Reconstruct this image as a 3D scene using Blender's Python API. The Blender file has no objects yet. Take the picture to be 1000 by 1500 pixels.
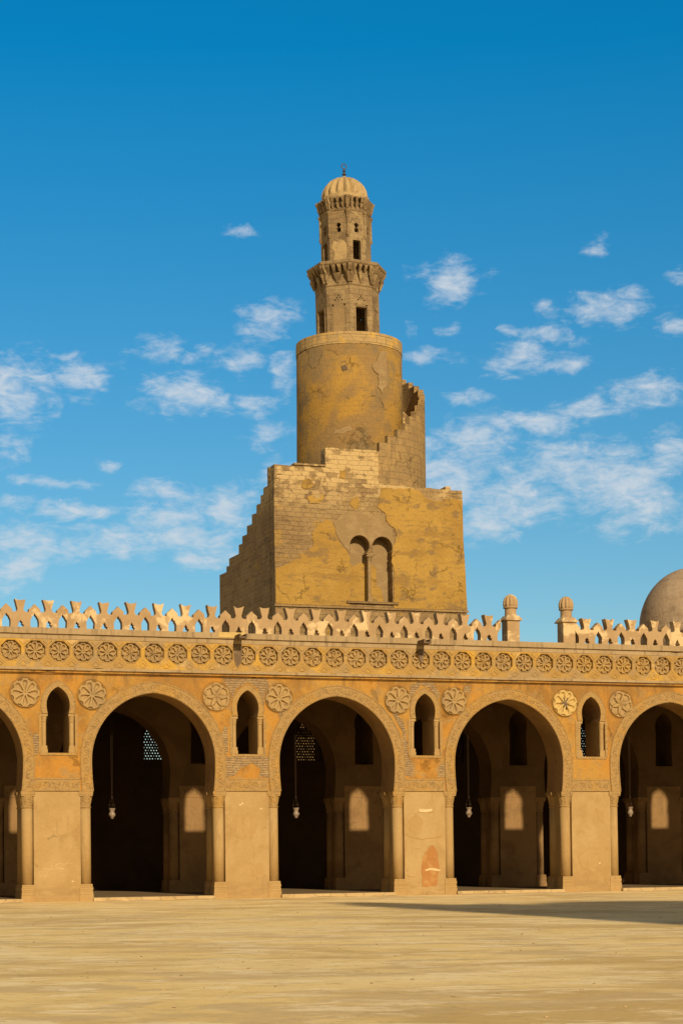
import bpy, bmesh, math, random
from mathutils import Vector, Matrix, noise
from mathutils.geometry import tessellate_polygon
R = math.radians
PI = math.pi
random.seed(7)
S = bpy.context.scene
COL = S.collection

# ------------------------------------------------------------------ camera
cd = bpy.data.cameras.new('camera')
cam = bpy.data.objects.new('camera', cd); COL.objects.link(cam)
YAW, TILT, ROLL = .3305, .030, -.0114
fw = Vector((math.sin(YAW), math.cos(YAW), 0)); rt = Vector((math.cos(YAW), -math.sin(YAW), 0)); up = Vector((0, 0, 1))
f_ = fw*math.cos(TILT)+up*math.sin(TILT); u_ = up*math.cos(TILT)-fw*math.sin(TILT)
r2 = rt*math.cos(ROLL)+u_*math.sin(ROLL); u2 = u_*math.cos(ROLL)-rt*math.sin(ROLL)
m = Matrix((r2, u2, -f_)).transposed().to_4x4(); m.translation = Vector((-18.914, -65.9465, 1.5489))
cam.matrix_world = m
cd.sensor_fit = 'VERTICAL'; cd.sensor_height = 36; cd.sensor_width = 24
cd.lens = 2700/1500*36; cd.shift_y = 422.22/1500
cd.clip_start = .5; cd.clip_end = 6000
S.camera = cam
S.render.resolution_x, S.render.resolution_y = 682, 1024

# ------------------------------------------------------------------ light
SUN_EL, SUN_AZ = 26.2, 2.5           # azimuth from -Y towards +X
sd = bpy.data.lights.new('sun', 'SUN'); sun = bpy.data.objects.new('sun', sd); COL.objects.link(sun)
sd.energy = 4.5; sd.angle = R(1.7); sd.color = (1, .81, .57)
tosun = Vector((math.sin(R(SUN_AZ))*math.cos(R(SUN_EL)), -math.cos(R(SUN_AZ))*math.cos(R(SUN_EL)), math.sin(R(SUN_EL))))
sun.rotation_euler = tosun.to_track_quat('Z', 'Y').to_euler(); sun.location = (0, -60, 60)

S.view_settings.view_transform = 'Standard'; S.view_settings.look = 'None'
S.view_settings.gamma = 1; S.view_settings.exposure = 0
S.render.engine = 'CYCLES'; S.cycles.max_bounces = 6; S.cycles.diffuse_bounces = 4; S.cycles.use_denoising = True

class NT:
    def __init__(s, nt): s.nt = nt; s.n = nt.nodes; s.l = nt.links
    def put(s, sock, v):
        if isinstance(v, bpy.types.NodeSocket): s.l.new(v, sock)
        elif isinstance(v, (tuple, list)):
            v = tuple(v)
            sock.default_value = v+(1,) if sock.type == 'RGBA' and len(v) == 3 else v
        else: sock.default_value = v
    def math(s, op, a, b=0., c=0., clamp=False):
        n = s.n.new('ShaderNodeMath'); n.operation = op; n.use_clamp = clamp
        s.put(n.inputs[0], a); s.put(n.inputs[1], b)
        if op in ('MULTIPLY_ADD', 'COMPARE'): s.put(n.inputs[2], c)
        return n.outputs[0]
    def vec(s, op, a, b=None, c=None, out=0):
        n = s.n.new('ShaderNodeVectorMath'); n.operation = op; s.put(n.inputs[0], a)
        if b is not None: s.put(n.inputs[1], b)
        if c is not None: s.put(n.inputs[2], c)
        return n.outputs[out]
    def rng(s, v, a, b, c=0., d=1., smooth=True):
        n = s.n.new('ShaderNodeMapRange'); n.interpolation_type = 'SMOOTHSTEP' if smooth else 'LINEAR'
        s.put(n.inputs[0], v); s.put(n.inputs[1], a); s.put(n.inputs[2], b); s.put(n.inputs[3], c); s.put(n.inputs[4], d)
        return n.outputs[0]
    def noise(s, v, scale, detail=6, rough=.6, dist=0., dim='3D'):
        n = s.n.new('ShaderNodeTexNoise'); n.noise_dimensions = dim
        s.put(n.inputs['Vector'], v); n.inputs['Scale'].default_value = scale; n.inputs['Detail'].default_value = detail
        n.inputs['Roughness'].default_value = rough; n.inputs['Distortion'].default_value = dist
        return n.outputs[0]
    def mix(s, f, a, b, mode='MIX'):
        n = s.n.new('ShaderNodeMix'); n.data_type = 'RGBA'; n.blend_type = mode
        s.put(n.inputs[0], f); s.put(n.inputs[6], a); s.put(n.inputs[7], b)
        return n.outputs[2]
    def sep(s, v):
        n = s.n.new('ShaderNodeSeparateXYZ'); s.put(n.inputs[0], v); return n.outputs
    def comb(s, x, y, z):
        n = s.n.new('ShaderNodeCombineXYZ')
        for i, v in enumerate((x, y, z)): s.put(n.inputs[i], v)
        return n.outputs[0]

# ------------------------------------------------------------------ sky with thin clouds
CLOUDS = [(9.03,14.1,1.2,0.95),(11.01,14.55,0.98,0.53),(13.34,15.49,0.87,0.38),(16.0,15.31,0.77,0.36),(14.18,14.2,1.31,0.53),(15.24,13.9,0.87,0.42),(16.62,13.86,0.87,0.42),(16.76,16.41,0.87,0.59),(17.27,14.91,0.55,0.64),(8.71,12.48,0.66,0.64),(9.86,13.42,0.55,0.21),(11.83,12.04,0.44,0.17),(10.05,11.5,1.09,0.19),(10.67,10.63,1.2,0.25),(9.11,10.77,0.66,0.25),(13.51,11.2,0.98,0.25),(9.73,9.65,1.75,0.53),(8.79,8.82,1.09,0.53),(12.24,9.79,1.31,0.47),(13.72,10.21,1.75,0.59),(15.42,10.63,1.31,0.74),(16.92,11.76,0.87,0.42),(14.77,9.49,1.31,0.38),(16.93,12.88,0.87,0.32),(15.71,18.86,0.48,0.17),(22.5,17.42,1.05,0.59),(22.2,15.94,0.26,0.21),(21.31,16.06,0.22,0.21),(21.66,15.21,0.83,0.25),(23.14,14.15,0.98,0.28),(27.11,18.16,0.48,0.32),(25.4,16.43,0.61,0.25),(27.5,16.43,0.98,0.47),(29.37,15.83,0.55,0.42),(25.6,15.73,0.87,0.32),(24.64,15.17,1.09,0.42),(25.9,14.86,0.87,0.25),(24.22,15.94,0.44,0.17),(28.61,13.89,1.31,0.47),(26.93,13.47,1.09,0.32),(23.33,12.79,1.75,0.64),(25.24,13.13,1.31,0.42),(22.46,11.58,1.53,0.95),(24.15,10.92,1.75,0.85),(26.06,11.68,1.97,0.74),(27.52,11.42,2.19,0.85),(29.19,11.95,1.09,0.64),(28.34,10.47,1.53,0.74),(24.99,10.48,1.31,0.53),(23.29,10.12,1.31,0.53),(29.49,17.19,0.44,0.17),(14.61,15.3,0.55,0.3),
 # the same kind of cloud beyond the picture, so the sky goes on to both sides
 (4,14,2,.8),(1,11,2.2,.7),(5.5,10,2,.6),(33,12,2.2,.8),(35,15,1.5,.5),(38,11,2,.6),(-3,15,1.5,.5)]
W = bpy.data.worlds.new('World'); S.world = W; W.use_nodes = True
w = NT(W.node_tree); w.n.clear()
sky = w.n.new('ShaderNodeTexSky'); sky.sky_type = 'NISHITA'; sky.sun_disc = False
sky.sun_elevation = R(SUN_EL); sky.sun_rotation = R(180-SUN_AZ); sky.altitude = 0; sky.air_density = 1.; sky.dust_density = .35; sky.ozone_density = 3.
hs = w.n.new('ShaderNodeHueSaturation'); w.l.new(sky.outputs[0], hs.inputs['Color']); hs.inputs['Saturation'].default_value = 1.2; hs.inputs['Value'].default_value = 1.
tc = w.n.new('ShaderNodeTexCoord')
dx, dy, dz = w.sep(tc.outputs['Generated'])
az = w.math('MULTIPLY', w.math('ARCTAN2', dx, dy), 57.29578)
el = w.math('MULTIPLY', w.math('ARCSINE', dz), 57.29578)
P0 = w.comb(az, el, 0.)
nz = w.n.new('ShaderNodeTexNoise'); nz.inputs['Scale'].default_value = .55; nz.inputs['Detail'].default_value = 5; w.l.new(P0, nz.inputs['Vector'])
warp = w.vec('MULTIPLY', w.vec('SUBTRACT', nz.outputs[1], (.5, .5, .5)), (2.6, 1.2, 0))
Pw = w.vec('ADD', P0, warp)
acc = None
for (a, e, sa, se) in CLOUDS:
    sa *= 1.75; se *= 1.9
    q = w.vec('MULTIPLY_ADD', Pw, (1/sa, 1/se, 0), (-a/sa, -e/se, 0))
    v = w.math('MULTIPLY', w.rng(w.vec('LENGTH', q, out=1), 1.2, .05), min(1., .62+.32*sa/1.6))
    acc = v if acc is None else w.math('MAXIMUM', acc, v)
Ps = w.vec('MULTIPLY', P0, (1, 2.3, 1))
n1 = w.noise(Ps, 1.0, 9, .62, .5)
n2 = w.noise(w.vec('MULTIPLY', P0, (1, 2.0, 1)), 3.2, 6, .6, .3)
nn = w.math('MULTIPLY_ADD', n2, .30, w.math('MULTIPLY', n1, .90))
dens = w.math('MULTIPLY_ADD', nn, 1.9, w.math('MULTIPLY_ADD', acc, .92, -1.50))
dens = w.rng(dens, -.05, 1.0)
dens = w.math('MULTIPLY', dens, w.rng(acc, 0., .35))
dens = w.math('MULTIPLY', dens, .92)
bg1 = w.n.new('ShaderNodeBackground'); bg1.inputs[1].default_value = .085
w.l.new(w.mix(1., hs.outputs[0], w.mix(w.rng(dy, -.25, .45), (1.1, .85, .6), w.mix(w.rng(el, 28., 55.), w.mix(w.rng(el, 4., 24., smooth=False), (1.12, 1.10, .98), (.04, 1.26, 1.38)), (1.9, 1.35, .92))), 'MULTIPLY'), bg1.inputs[0])  # sky tinted warm sunward and overhead, out of view, to warm the fill
bg2 = w.n.new('ShaderNodeBackground'); bg2.inputs[0].default_value = (.62, .68, .74, 1); bg2.inputs[1].default_value = 1.
mx = w.n.new('ShaderNodeMixShader'); w.l.new(dens, mx.inputs[0]); w.l.new(bg1.outputs[0], mx.inputs[1]); w.l.new(bg2.outputs[0], mx.inputs[2])
# thin warm veil added over the unseen sky, overhead and sunward, as fill light
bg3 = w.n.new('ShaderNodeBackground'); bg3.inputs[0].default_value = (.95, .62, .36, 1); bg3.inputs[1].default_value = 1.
fill_veil = w.math('MULTIPLY', w.math('MAXIMUM', w.rng(el, 30., 60.), w.math('MULTIPLY', w.rng(dy, .0, -.5), 1.)), w.rng(w.noise(Ps, .06, 4), .3, .7, .12, .30))
mx3 = w.n.new('ShaderNodeMixShader'); w.l.new(fill_veil, mx3.inputs[0]); w.l.new(mx.outputs[0], mx3.inputs[1]); w.l.new(bg3.outputs[0], mx3.inputs[2])
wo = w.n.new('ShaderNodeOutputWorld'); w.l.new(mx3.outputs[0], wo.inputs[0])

# ------------------------------------------------------------------ materials
def mat(name, base, layers=(), bump=(18, .4, .01), rough=.92, block=None, axis='wall', fine=.12, metal=0., pale=None, crack=0.):
    """layers: (scale, colour, lo, hi, (sx,sy,sz)[, amount]); block: (w, h, mortar, colour2, mortar colour, tint)"""
    M = bpy.data.materials.new(name); M.use_nodes = True
    t = NT(M.node_tree); b = t.n['Principled BSDF']
    b.inputs['Roughness'].default_value = rough; b.inputs['Specular IOR Level'].default_value = .2; b.inputs['Metallic'].default_value = metal
    g = t.n.new('ShaderNodeNewGeometry'); P = g.outputs['Position']
    x, y, z = t.sep(P)
    height = t.noise(P, bump[0], 8, .65)
    hsum = t.math('MULTIPLY', height, bump[1])
    col = t.mix(0., base, base)
    if block:
        bw, bh, mort, c2, cm, amt = block
        if axis == 'wall': u = t.math('ADD', x, y)
        elif axis == 'drum': u = t.math('MULTIPLY', t.math('ARCTAN2', t.math('SUBTRACT', x, 18.5), t.math('SUBTRACT', 40.7, y)), 3.3)
        elif axis == 'floor': u = x
        wob = t.math('MULTIPLY_ADD', t.noise(P, .8, 3, .5), .14, -.07)
        v = t.comb(t.math('MULTIPLY_ADD', t.noise(t.vec('MULTIPLY', P, (1, 1, 4)), .9, 3, .6), 1.1, u), t.math('ADD', y if axis == 'floor' else z, wob), 0.)
        br = t.n.new('ShaderNodeTexBrick'); t.put(br.inputs['Vector'], v)
        br.inputs['Scale'].default_value = 1; br.inputs['Brick Width'].default_value = bw; br.inputs['Row Height'].default_value = bh
        br.inputs['Mortar Size'].default_value = mort; br.inputs['Mortar Smooth'].default_value = .3; br.inputs['Bias'].default_value = 0
        t.put(br.inputs['Color1'], base); t.put(br.inputs['Color2'], c2); t.put(br.inputs['Mortar'], cm)
        col = t.mix(amt, base, br.outputs['Color'])
        hsum = t.math('MULTIPLY_ADD', br.outputs['Fac'], -1.1*amt, hsum)
        if pale:
            b2 = t.n.new('ShaderNodeTexBrick'); t.put(b2.inputs['Vector'], v); b2.inputs['Scale'].default_value = 1; b2.inputs['Brick Width'].default_value = bw; b2.inputs['Row Height'].default_value = bh
            b2.inputs['Mortar Size'].default_value = mort; t.put(b2.inputs['Color1'], (0, 0, 0)); t.put(b2.inputs['Color2'], (1, 1, 1)); t.put(b2.inputs['Mortar'], (.42, .42, .42))
            blk = t.sep(b2.outputs['Color'])[0]
    for L in layers:
        sc, c, lo, hi, st = L[:5]; amt = L[5] if len(L) > 5 else 1.
        zr = L[6] if len(L) > 6 else None
        n = t.noise(t.vec('MULTIPLY', P, st), sc, 9, .63, .3)
        f = t.rng(n, lo, hi)
        if zr: f = t.math('MULTIPLY', f, t.rng(z, zr[0], zr[1]))
        col = t.mix(t.math('MULTIPLY', f, amt), col, c)
    if pale and block:
        pc, z0_, z1_, z2_ = pale
        big = t.rng(t.noise(P, .55, 4, .6), .38, .58)
        f = t.math('MULTIPLY_ADD', blk, .60, t.math('MULTIPLY_ADD', t.noise(P, 2.2, 8, .7), .75, t.math('MULTIPLY', big, .45)))
        f = t.math('MULTIPLY', t.rng(f, .80, 1.0), t.rng(z, z0_, z1_))
        f = t.math('MULTIPLY', f, t.math('MULTIPLY_ADD', t.rng(z, z2_, z2_+.6), .35, .65))
        col = t.mix(t.math('MULTIPLY', f, .9), col, pc)
    if crack:
        vo = t.n.new('ShaderNodeTexVoronoi'); vo.feature = 'DISTANCE_TO_EDGE'; vo.inputs['Scale'].default_value = crack
        wv = t.n.new('ShaderNodeTexNoise'); wv.inputs['Scale'].default_value = 2.2; wv.inputs['Detail'].default_value = 8; wv.inputs['Roughness'].default_value = .65; t.l.new(P, wv.inputs['Vector'])
        t.put(vo.inputs['Vector'], t.vec('ADD', P, t.vec('MULTIPLY', wv.outputs[1], (.9, .9, .9))))
        line = t.math('MULTIPLY', t.rng(vo.outputs['Distance'], .022/crack**0, .004), t.rng(t.noise(P, .5, 4), .50, .60))
        col = t.mix(t.math('MULTIPLY', line, .38), col, t.mix(1., col, (.38, .36, .34), 'MULTIPLY'))
        hsum = t.math('MULTIPLY_ADD', line, -.8, hsum)
    fn = t.noise(P, 9, 8, .75)
    k = t.rng(fn, .2, .8, 1-fine, 1+fine, False)
    col = t.mix(1., col, t.comb(k, k, k), 'MULTIPLY')
    t.put(b.inputs['Base Color'], col)
    bn = t.n.new('ShaderNodeBump'); bn.inputs['Strength'].default_value = .8; bn.inputs['Distance'].default_value = bump[2]
    t.put(bn.inputs['Height'], hsum); t.l.new(bn.outputs[0], b.inputs['Normal'])
    return M
I1 = (1, 1, 1); SH = (.5, .5, 2.5); SV = (2.2, 2.2, .35)
OCH, BRN, GRY = (.43, .205, .034), (.30, .175, .065), (.27, .19, .10)
M = {}
M['ochre'] = mat('ochre_plaster', OCH, [(.35, (0.412, 0.236, 0.0522), .42, .62, I1, .9), (.7, (0.277, 0.138, 0.0304), .48, .64, I1, .85), (1.6, (0.319, 0.209, 0.0808), .52, .62, I1, .7), (9, (0.454, 0.294, 0.0855), .55, .7, I1, .5), (6, (0.252, 0.151, 0.057), .56, .68, (1, 1, 1.4), .6),
    (1.1, (0.277, 0.169, 0.0665), .58, .74, SV, .6), (3.5, (0.336, 0.223, 0.0855), .58, .68, (1, 1, 1.6), .6), (1.2, (0.462, 0.311, 0.104), .64, .75, I1, .5), (2.2, (.20, .115, .04), .47, .62, (1, 1, .25), .75, (7.2, 8.3)), (.22, (.27, .145, .04), .50, .60, I1, .7)], (8, .9, .04), crack=.32)
M['frieze'] = mat('frieze_stucco', (0.378, 0.235, 0.0712), [(.5, (0.54, 0.322, 0.0522), .46, .62, I1, .8), (1.1, (0.324, 0.23, 0.114), .48, .62, I1, .8), (2.5, (0.558, 0.405, 0.19), .58, .70, I1, .6), (1.6, (0.225, 0.156, 0.076), .60, .75, SV, .6)], (12, .5, .02))
M['carved'] = mat('carved_stucco', (0.387, 0.248, 0.092), [(.5, (0.44, 0.252, 0.0598), .48, .64, I1, .7), (2.2, (0.299, 0.198, 0.0828), .5, .66, I1, .6), (5, (0.493, 0.342, 0.147), .58, .7, I1, .6), (11, (0.211, 0.135, 0.0552), .54, .66, I1, .6)], (13, 1.4, .06))
M['rosette'] = mat('rosette_stucco', (0.386, 0.26, 0.105), [(1.2, (0.302, 0.21, 0.101), .46, .64, I1, .8), (.6, (0.437, 0.269, 0.0672), .52, .66, I1, .6)], (25, .5, .01))
M['pale'] = mat('pale_worn_stucco', (.54, .385, .135), [(3, (.46, .31, .12), .5, .64, I1, .7)], (25, .5, .01))
M['pier'] = mat('pier_plaster', (0.38, 0.25, 0.0989), [(.5, (0.424, 0.295, 0.125), .42, .62, I1, .8), (.9, (0.328, 0.205, 0.0731), .50, .66, (1, 1, .8), .7), (3., (0.448, 0.328, 0.172), .60, .70, I1, .5),
    (1.3, (0.288, 0.189, 0.0774), .60, .74, SV, .5), (1.6, (0.304, 0.197, 0.0774), .36, .6, SH, .7, (1.0, .25))], (6, .5, .02), fine=.12, crack=.35)
M['column'] = mat('column_stucco', (0.378, 0.245, 0.0924), [(.8, (0.42, 0.284, 0.119), .45, .62, I1, .7), (2.2, (0.286, 0.181, 0.0704), .54, .68, SV, .6)], (12, .5, .012))
M['ledge'] = mat('weathered_ledge_stone', (0.34, 0.242, 0.123), [(.6, (0.391, 0.289, 0.153), .45, .62, I1, .8), (3.5, (0.204, 0.145, 0.0765), .52, .66, (2, 2, .2), .75), (1.2, (0.425, 0.272, 0.085), .6, .72, I1, .6)], (14, .5, .02))
M['parapet'] = mat('parapet_stucco', (0.405, 0.276, 0.138), [(.7, (0.34, 0.225, 0.106), .46, .62, I1, .8), (.9, (0.64, 0.48, 0.25), .51, .57, I1, .85), (4, (0.294, 0.193, 0.092), .58, .72, SV, .6)], (12, .5, .02))
M['brick'] = mat('old_brickwork', (.36, .24, .11), [(1.2, (.44, .30, .13), .5, .66, I1, .6)], (12, .4, .03), block=(.26, .085, .012, (.27, .18, .085), (.20, .14, .075), 1.))
M['stain'] = mat('brown_patch_plaster', (.36, .17, .05), [(1.4, (.44, .26, .09), .48, .62, I1, .8), (4, (.28, .13, .04), .56, .7, I1, .6)], (10, .5, .01))
M['whitewash'] = mat('pale_filler', (.62, .47, .25), [(5, (.5, .34, .15), .5, .65, I1, .6)], (10, .4, .01))
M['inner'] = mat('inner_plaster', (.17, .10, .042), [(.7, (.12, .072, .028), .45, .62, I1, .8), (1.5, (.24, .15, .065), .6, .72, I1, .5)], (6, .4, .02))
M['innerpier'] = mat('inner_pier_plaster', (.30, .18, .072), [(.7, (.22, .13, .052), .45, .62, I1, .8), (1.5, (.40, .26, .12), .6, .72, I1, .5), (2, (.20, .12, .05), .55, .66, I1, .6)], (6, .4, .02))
M['back'] = mat('shaded_back_plaster', (.065, .036, .016), [(.7, (.045, .026, .012), .45, .62, I1, .8)], (6, .4, .02))  # base colour darkened to paint in the shade deep inside the arcade
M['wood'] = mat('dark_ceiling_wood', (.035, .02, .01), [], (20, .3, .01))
M['floor'] = mat('arcade_floor_stone', (.22, .155, .075), [(1.2, (.16, .11, .052), .45, .65, I1, .7)], (10, .4, .01), block=(.9, .5, .01, (.19, .13, .065), (.11, .08, .04), .8), axis='floor')
M['curb'] = mat('curb_stone', (.50, .37, .18), [(2.2, (.36, .25, .11), .5, .66, I1, .7)], (12, .5, .02), block=(.65, .6, .012, (.42, .30, .14), (.22, .16, .08), .8))
M['masonry'] = mat('tower_masonry', (.29, .19, .082), [(.45, (.35, .24, .105), .42, .6, I1, .7), (1.4, (.18, .12, .055), .52, .66, SH, .85), (1.1, (.36, .225, .055), .58, .66, I1, .7),
    (2.6, (.17, .12, .06), .55, .66, (1, 1, 1.6), .6, (21.3, 22.5)), (6, (.40, .285, .135), .58, .68, (.5, .5, 1.8), .5), (11, (.15, .10, .05), .60, .70, (.6, .6, 1.5), .6)], (11, 1.2, .07), pale=((.56, .40, .175), 21.2, 22.8, 23.0),
    block=(.55, .27, .010, (.22, .14, .062), (.15, .10, .05), .7), fine=.22)
M['smooth'] = mat('grey_render', (0.275, 0.185, 0.0817), [(7, (0.189, 0.129, 0.0602), .55, .68, SH, .6), (5, (0.361, 0.258, 0.112), .58, .7, I1, .5), (1.5, (0.344, 0.241, 0.112), .45, .62, I1, .7), (3, (0.241, 0.163, 0.0774), .52, .66, SH, .6)], (9, .6, .03))
M['stairwall'] = mat('stair_wall_render', (.30, .20, .085), [(.8, (.38, .25, .095), .44, .6, I1, .8), (1.6, (.21, .14, .065), .5, .64, SV, .75), (6, (.42, .30, .13), .58, .7, SH, .6), (9, (.19, .125, .06), .56, .68, SH, .5)], (8, 1., .05),
    block=(.75, .42, .010, (.26, .175, .075), (.17, .115, .055), .55), axis='drum', fine=.18, crack=.6)
M['coat'] = mat('tower_ochre_plaster', (0.352, 0.208, 0.0437), [(.35, (0.416, 0.255, 0.057), .44, .6, I1, .8), (1.1, (0.216, 0.14, 0.057), .52, .62, (1, 1, 1.5), .85), (.55, (0.272, 0.162, 0.0427), .50, .64, SH, .8), (3.2, (0.2, 0.132, 0.057), .57, .66, SH, .7), (8, (0.216, 0.136, 0.0522), .58, .68, (1, 1, 1.5), .6), (6, (0.44, 0.289, 0.0855), .58, .7, I1, .4)], (8, 1., .05), fine=.16, crack=.5)
M['drum'] = mat('drum_plaster', (0.267, 0.167, 0.06), [(.30, (0.378, 0.219, 0.042), .45, .60, I1, .95), (.8, (0.202, 0.144, 0.068), .48, .64, (1, 1, .7), .85), (2.4, (0.155, 0.112, 0.055), .58, .70, SH, .7), (5, (0.396, 0.246, 0.06), .58, .7, I1, .5), (9, (0.189, 0.13, 0.06), .56, .68, SH, .6)], (7, 1.1, .06),
    block=(.8, .32, .01, (0.241, 0.158, 0.055), (0.189, 0.13, 0.05), .12), axis='drum', fine=.2, crack=.55)
M['coping'] = mat('drum_coping_stone', (.44, .30, .12), [(1.2, (.56, .34, .07), .52, .62, I1, .8), (2, (.30, .21, .10), .52, .66, I1, .6)], (8, .6, .03), block=(.75, .45, .014, (.36, .25, .11), (.18, .13, .06), .9), axis='drum')
M['upper'] = mat('minaret_stone', (0.264, 0.18, 0.0846), [(9, (0.15, 0.104, 0.0552), .56, .68, I1, .6), (.8, (0.352, 0.257, 0.124), .44, .62, I1, .8), (2.2, (0.194, 0.14, 0.0736), .52, .66, I1, .7), (1.7, (0.44, 0.333, 0.147), .60, .68, I1, .6), (5, (0.176, 0.126, 0.0736), .60, .72, I1, .5), (1.6, (.15, .10, .05), .50, .64, (1, 1, .6), .7)], (10, 1.1, .05),
    block=(.55, .30, .01, (0.255, 0.18, 0.092), (0.158, 0.117, 0.0644), .6))
M['worn'] = mat('worn_pale_stone', (.42, .30, .135), [(3, (.30, .21, .10), .46, .6, I1, .8), (1.5, (.50, .37, .18), .54, .66, I1, .6)], (10, .7, .03))
M['dome'] = mat('dome_plaster', (.36, .265, .165), [(.5, (.43, .325, .205), .44, .60, I1, .8), (1.1, (.28, .20, .12), .48, .62, SH, .75), (3, (.41, .30, .17), .57, .68, SH, .6), (.9, (.20, .14, .08), .55, .70, (1.5, 1.5, .35), .6)], (5, 1., .05), fine=.16, crack=.4)
M['metal'] = mat('dark_bronze', (.07, .05, .04), [], (20, .3, .005), rough=.5, metal=.6)
M['chain'] = mat('lamp_chain_brass', (.055, .035, .02), [], (20, .3, .002), rough=.5, metal=.4)
M['glass'] = mat('milky_lamp_glass', (.30, .23, .16), [(9, (.12, .08, .05), .46, .6, I1, .7)], (20, .1, .002), rough=.25)
M['spout'] = mat('dark_spout_stone', (.14, .095, .055), [(4, (.28, .2, .11), .5, .65, I1, .6)], (12, .5, .02))
M['chalk'] = mat('scratched_plaster', (.60, .45, .23), [], (12, .3, .005))
# the courtyard paving: worn dusty slabs
G = bpy.data.materials.new('worn_courtyard_paving'); G.use_nodes = True
t = NT(G.node_tree); b = t.n['Principled BSDF']; b.inputs['Roughness'].default_value = .95; b.inputs['Specular IOR Level'].default_value = .1
gp = t.n.new('ShaderNodeNewGeometry').outputs['Position']
rot = t.n.new('ShaderNodeVectorRotate'); rot.inputs['Angle'].default_value = .33; t.put(rot.inputs['Vector'], gp); gq = rot.outputs[0]
c = t.mix(t.rng(t.noise(gp, .12, 8, .6), .42, .62), (.87, .65, .26), (.90, .71, .34))
c = t.mix(t.math('MULTIPLY', t.rng(t.noise(t.vec('MULTIPLY', gq, (.5, 1, 1)), .26, 7, .62, .6), .47, .60), .9), c, (.62, .44, .17))
c = t.mix(t.math('MULTIPLY', t.rng(t.noise(t.vec('MULTIPLY', gq, (.5, 1, 1)), .6, 8, .66, .8), .49, .60), .8), c, (.66, .49, .24))
c = t.mix(t.math('MULTIPLY', t.rng(t.noise(t.vec('MULTIPLY', gq, (.55, 1, 1)), 1.3, 9, .7, .6), .50, .61), .75), c, (.96, .79, .46))
c = t.mix(t.math('MULTIPLY', t.rng(t.noise(t.vec('MULTIPLY', gq, (.7, 1, 1)), 3.3, 9, .75, .5), .52, .64), .6), c, (.55, .385, .165))
c = t.mix(t.math('MULTIPLY', t.rng(t.noise(gp, 12, 9, .8), .50, .66), .45), c, (.60, .43, .19))
br = t.n.new('ShaderNodeTexBrick'); t.put(br.inputs['Vector'], t.vec('ADD', gp, t.vec('MULTIPLY', t.vec('SUBTRACT', t.comb(t.noise(gp, .5, 3), t.noise(gp, .7, 3), 0.), (.5, .5, 0)), (.5, .5, 0))))
br.inputs['Scale'].default_value = 1; br.inputs['Brick Width'].default_value = 1.3; br.inputs['Row Height'].default_value = .8; br.inputs['Mortar Size'].default_value = .02
br.inputs['Color1'].default_value = (1, 1, 1, 1); br.inputs['Color2'].default_value = (.86, .85, .83, 1); br.inputs['Mortar'].default_value = (.80, .77, .70, 1)
c = t.mix(t.rng(t.noise(gp, .25, 4), .45, .62, 0., .6), c, br.outputs['Color'], 'MULTIPLY')
sp = t.rng(t.noise(gp, 38, 4, .8), .62, .74); c = t.mix(t.math('MULTIPLY', sp, .45), c, (.24, .17, .08))
sp = t.rng(t.noise(gp, 23, 4, .8), .64, .76); c = t.mix(t.math('MULTIPLY', sp, .5), c, (.70, .56, .32))
t.put(b.inputs['Base Color'], c)
bn = t.n.new('ShaderNodeBump'); bn.inputs['Strength'].default_value = .9; bn.inputs['Distance'].default_value = .035
t.put(bn.inputs['Height'], t.math('MULTIPLY_ADD', t.noise(gp, 3, 10, .75), 1., t.math('MULTIPLY', br.outputs['Fac'], -.35))); t.l.new(bn.outputs[0], b.inputs['Normal'])
M['ground'] = G

# ------------------------------------------------------------------ helpers
def obj(name, bm, mt, parent=None, loc=None, smooth=False, recalc=True, mats=None):
    if recalc: bmesh.ops.recalc_face_normals(bm, faces=bm.faces)
    me = bpy.data.meshes.new(name); bm.to_mesh(me); bm.free()
    for x in (mats or [mt]): me.materials.append(M[x])
    if smooth:
        for p in me.polygons: p.use_smooth = True
    o = bpy.data.objects.new(name, me); COL.objects.link(o)
    if parent: o.parent = parent
    if loc: o.location = loc
    return o
def dup(o, loc, parent=None, rz=None, label=None):
    c = o.copy(); COL.objects.link(c); c.parent = parent or o.parent; c.location = loc
    if rz is not None: c.rotation_euler = (0, 0, rz)
    for k in list(o.children):
        dup(k, k.location, c)
    return c
def thing(name, label, cat, loc=(0, 0, 0), group=None):
    o = bpy.data.objects.new(name, None); COL.objects.link(o); o.location = loc
    o['label'] = label; o['category'] = cat
    if group: o['group'] = group
    return o
def struct(o, kind='structure'): o['kind'] = kind; return o
def box(bm, x0, x1, y0, y1, z0, z1, mx=None):
    vs = [bm.verts.new(mx @ Vector(p) if mx else p) for p in
          ((x0, y0, z0), (x1, y0, z0), (x1, y1, z0), (x0, y1, z0), (x0, y0, z1), (x1, y0, z1), (x1, y1, z1), (x0, y1, z1))]
    for f in ((0, 3, 2, 1), (4, 5, 6, 7), (0, 1, 5, 4), (1, 2, 6, 5), (2, 3, 7, 6), (3, 0, 4, 7)): bm.faces.new([vs[i] for i in f])
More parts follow.
